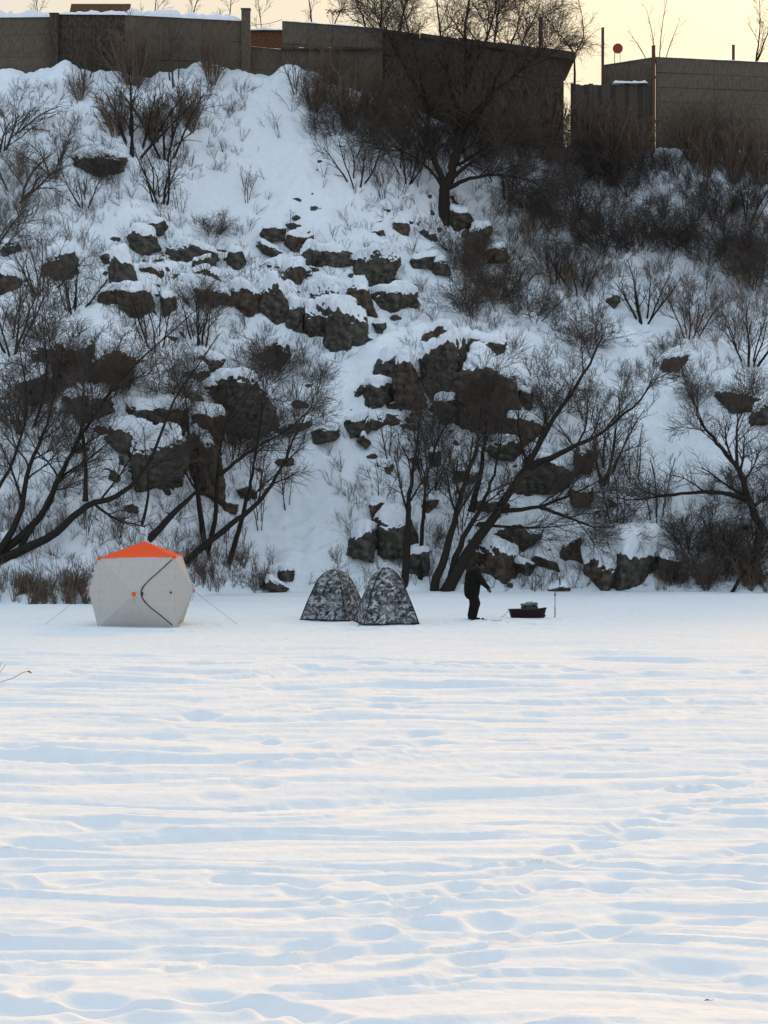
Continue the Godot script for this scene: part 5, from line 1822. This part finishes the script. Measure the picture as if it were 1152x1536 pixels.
func camo_material() -> StandardMaterial3D:
	var size := 512
	var img := Image.create(size, size, false, Image.FORMAT_RGB8)
	img.fill(lin(0.085, 0.085, 0.085))
	var rng := RandomNumberGenerator.new()
	rng.seed = 5
	var tones := [lin(0.018, 0.019, 0.02), lin(0.42, 0.43, 0.44), lin(0.03, 0.032, 0.034), lin(0.28, 0.285, 0.29), lin(0.014, 0.015, 0.017), lin(0.55, 0.55, 0.55)]
	for k in 640:
		var c := Vector2(rng.randf() * size, rng.randf() * size)
		var ang := rng.randf_range(-0.9, 0.9) + (PI / 2 if rng.randf() < 0.25 else 0.0)
		var l := rng.randf_range(11, 34)
		var w := rng.randf_range(4.0, 11.0)
		var bend := rng.randf_range(-0.5, 0.5)
		var tone: Color = tones[rng.randi() % 6]
		var ca := cos(ang)
		var sa := sin(ang)
		var reach := int(l) + 2
		for y in range(-reach, reach + 1):
			for x in range(-reach, reach + 1):
				var u := (x * ca + y * sa) / l
				var v := (-x * sa + y * ca) / w - bend * u * u * l / w
				if absf(u) < 1.0 and absf(v) < (1.0 - u * u):
					img.set_pixel(posmod(int(c.x) + x, size), posmod(int(c.y) + y, size), tone)
	var m := StandardMaterial3D.new()
	m.albedo_texture = ImageTexture.create_from_image(img)
	m.uv1_triplanar = true
	m.uv1_scale = Vector3.ONE / 2.1
	m.roughness = 0.8
	m.metallic_specular = 0.3
	return m

func make_materials() -> void:
	var snow := grained(lin(0.80, 0.83, 0.87), lin(0.88, 0.90, 0.92), 3.0, 0.02, 1, 3.0, 0.9)
	snow.uv1_world_triplanar = true
	mats.snow = snow
	var ice := grained(lin(0.84, 0.86, 0.885), lin(0.90, 0.91, 0.925), 2.2, 0.015, 3, 2.0, 0.9)
	ice.uv1_world_triplanar = true
	mats.ice_snow = ice
	mats.rock = grained(lin(0.026, 0.023, 0.019), lin(0.15, 0.132, 0.11), 1.9, 0.011, 7, 12.0)
	mats.rock_brown = grained(lin(0.030, 0.023, 0.018), lin(0.16, 0.118, 0.09), 1.9, 0.011, 8, 12.0)
	mats.bark = grained(lin(0.018, 0.0145, 0.012), lin(0.048, 0.038, 0.031), 0.5, 0.03, 9, 8.0)
	mats.twig = plain(0.078, 0.062, 0.051)
	mats.weed = plain(0.165, 0.118, 0.086)
	mats.reed = plain(0.17, 0.12, 0.088)
	mats.dead_leaf = plain(0.16, 0.06, 0.025)
	mats.concrete = grained(lin(0.09, 0.075, 0.055), lin(0.14, 0.117, 0.088), 2.6, 0.016, 11, 5.0)
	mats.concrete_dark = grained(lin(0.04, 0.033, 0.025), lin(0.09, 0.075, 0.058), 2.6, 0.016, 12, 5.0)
	mats.concrete_pale = grained(lin(0.10, 0.083, 0.062), lin(0.145, 0.121, 0.091), 1.7, 0.014, 21, 5.0)
	for k in ["concrete", "concrete_dark", "concrete_pale"]:      # rain-streaked: the pattern runs down the slabs
		mats[k].uv1_scale = Vector3(1.0 / 1.1, 1.0 / 3.6, 1.0 / 1.1)
	mats.board = grained(lin(0.06, 0.05, 0.042), lin(0.12, 0.10, 0.085), 0.8, 0.02, 13, 5.0)
	mats.board_dark = grained(lin(0.035, 0.03, 0.026), lin(0.08, 0.068, 0.058), 0.8, 0.02, 14, 5.0)
	mats.rust = plain(0.10, 0.055, 0.035)
	mats.rust_sheet = grained(lin(0.09, 0.045, 0.028), lin(0.19, 0.09, 0.05), 1.2, 0.02, 15, 3.0)
	mats.red_paint = plain(0.28, 0.05, 0.035, 0.7)
	var tg := grained(lin(0.49, 0.455, 0.42), lin(0.535, 0.50, 0.465), 0.9, 0.01, 16, 0.0, 0.75)
	mats.tent_grey = tg
	var og := plain(0.90, 0.092, 0.018, 0.7)
	og.backlight_enabled = true
	og.backlight = Color(0.25, 0.06, 0.02)
	mats.orange = og
	mats.piping = plain(0.62, 0.22, 0.16, 0.7)
	mats.dark = plain(0.014, 0.014, 0.016, 0.6)
	mats.rope = plain(0.25, 0.25, 0.26)
	mats.steel = plain(0.12, 0.12, 0.13, 0.5)
	mats.camo = camo_material()
	mats.skin = plain(0.09, 0.052, 0.038, 0.6)
	mats.jacket = grained(lin(0.006, 0.005, 0.004), lin(0.013, 0.011, 0.009), 0.3, 0.03, 17, 2.0, 0.85)
	mats.trousers = grained(lin(0.009, 0.006, 0.006), lin(0.018, 0.012, 0.012), 0.3, 0.03, 18, 2.0, 0.85)
	mats.boot = plain(0.012, 0.010, 0.011, 0.7)
	mats.sledge = plain(0.018, 0.006, 0.007, 0.5)
	mats.box = plain(0.06, 0.06, 0.055, 0.6)
	mats.box_lid = plain(0.13, 0.13, 0.125, 0.5)

func sky_image(sun_dir: Vector3) -> ImageTexture:
	# a calm winter evening sky: cool overhead, warm towards the veiled sun behind the bank
	var w := 512
	var h := 256
	var img := Image.create(w, h, false, Image.FORMAT_RGBF)
	for y in h:
		var el := (0.5 - (y + 0.5) / h) * PI
		for x in w:
			var az := ((x + 0.5) / w) * TAU
			var dir := Vector3(sin(az) * cos(el), sin(el), -cos(az) * cos(el))
			var e := clampf(dir.y, 0.0, 1.0)
			var c := Vector3(SKY_LOW.x, SKY_LOW.y, SKY_LOW.z).lerp(SKY_HIGH, pow(e, 0.55))
			var cosang := clampf(dir.dot(sun_dir), -1, 1)
			var ang := rad_to_deg(acos(cosang))
			var side := Vector2(dir.x, dir.z).normalized().dot(Vector2(sun_dir.x, sun_dir.z).normalized())
			var veil := 0.95 * exp(-pow(ang / 45.0, 2.0))
			c = c.lerp(VEIL * (1.0 + AUREOLE * exp(-pow(ang / 14.0, 2.0))), veil)
			var low := 0.5 * pow(clampf(side * 0.5 + 0.5, 0, 1), 4.0) * exp(-e / 0.2)
			c = c.lerp(DUSK, low)
			img.set_pixel(x, y, Color(c.x, c.y, c.z))
	return ImageTexture.create_from_image(img)

const SUN_AZ := 20.0     # degrees right of the view
const SUN_EL := 26.0
const SKY_LOW := Vector3(0.48, 0.55, 0.66)
const SKY_HIGH := Vector3(0.45, 0.59, 0.73)
const VEIL := Vector3(0.83, 0.67, 0.42)
const AUREOLE := 2.2
const DUSK := Vector3(0.79, 0.62, 0.40)

func _ready() -> void:
	# camera
	var cam := Camera3D.new()
	cam.name = "camera"
	cam.fov = rad_to_deg(2.0 * atan(768.0 / FOCAL))
	cam.near = 0.5
	cam.far = 900.0
	cam.position = EYE
	cam.rotation.x = -atan(48.0 / FOCAL)
	add_child(cam)
	cam.current = true
	cam_basis = cam.basis
	# sky, sun, exposure
	var sun_dir := Vector3(sin(deg_to_rad(SUN_AZ)) * cos(deg_to_rad(SUN_EL)), sin(deg_to_rad(SUN_EL)), -cos(deg_to_rad(SUN_AZ)) * cos(deg_to_rad(SUN_EL)))
	var env := Environment.new()
	env.background_mode = Environment.BG_SKY
	var pano := PanoramaSkyMaterial.new()
	pano.panorama = sky_image(sun_dir)
	var sky := Sky.new()
	sky.sky_material = pano
	env.sky = sky
	env.tonemap_mode = Environment.TONE_MAPPER_LINEAR
	env.tonemap_exposure = 1.27
	env.sdfgi_enabled = true
	env.ssao_enabled = true
	env.ssil_enabled = true
	var we := WorldEnvironment.new()
	we.name = "world_environment"
	we.environment = env
	add_child(we)
	var sun := DirectionalLight3D.new()
	sun.name = "sun"
	sun.light_energy = 0.5
	sun.light_color = Color(1.0, 0.75, 0.44)
	sun.light_angular_distance = 10.0
	sun.shadow_enabled = true
	add_child(sun)
	sun.look_at_from_position(sun_dir * 50.0, Vector3.ZERO, Vector3.UP)
	# noises
	for q in [[wide_noise, 3, 0.09, 2], [lump_noise, 5, 0.45, 3], [fine_noise, 7, 1.6, 3], [drift_noise, 9, 0.55, 3], [ripple_noise, 11, 0.6, 2], [rock_noise, 13, 0.8, 3]]:
		q[0].seed = q[1]
		q[0].frequency = q[2]
		q[0].fractal_octaves = q[3]
	make_materials()
	build_ice()
	build_slope()
	build_walls()
	for k in ROCKS.size():
		var r = ROCKS[k]
		boulder(r[0], r[1], r[2], r[3], r[4], 100 + k, r[5] if r.size() > 5 else 0.56)
	build_trees()
	for k in SHRUBS.size():
		var s = SHRUBS[k]
		shrub(s[0], s[1], s[2], s[3], s[4], 300 + k)
	build_hub_tent()
	build_popup_tent(501, 929, 96, 76, 0.45, 0.56, "left and smaller of the two camouflage pop-up tents")
	build_popup_tent(579, 935, 106, 85, -0.2, 0.62, "right and larger of the two camouflage pop-up tents")
	build_person()
	build_gear()
	build_stuff()
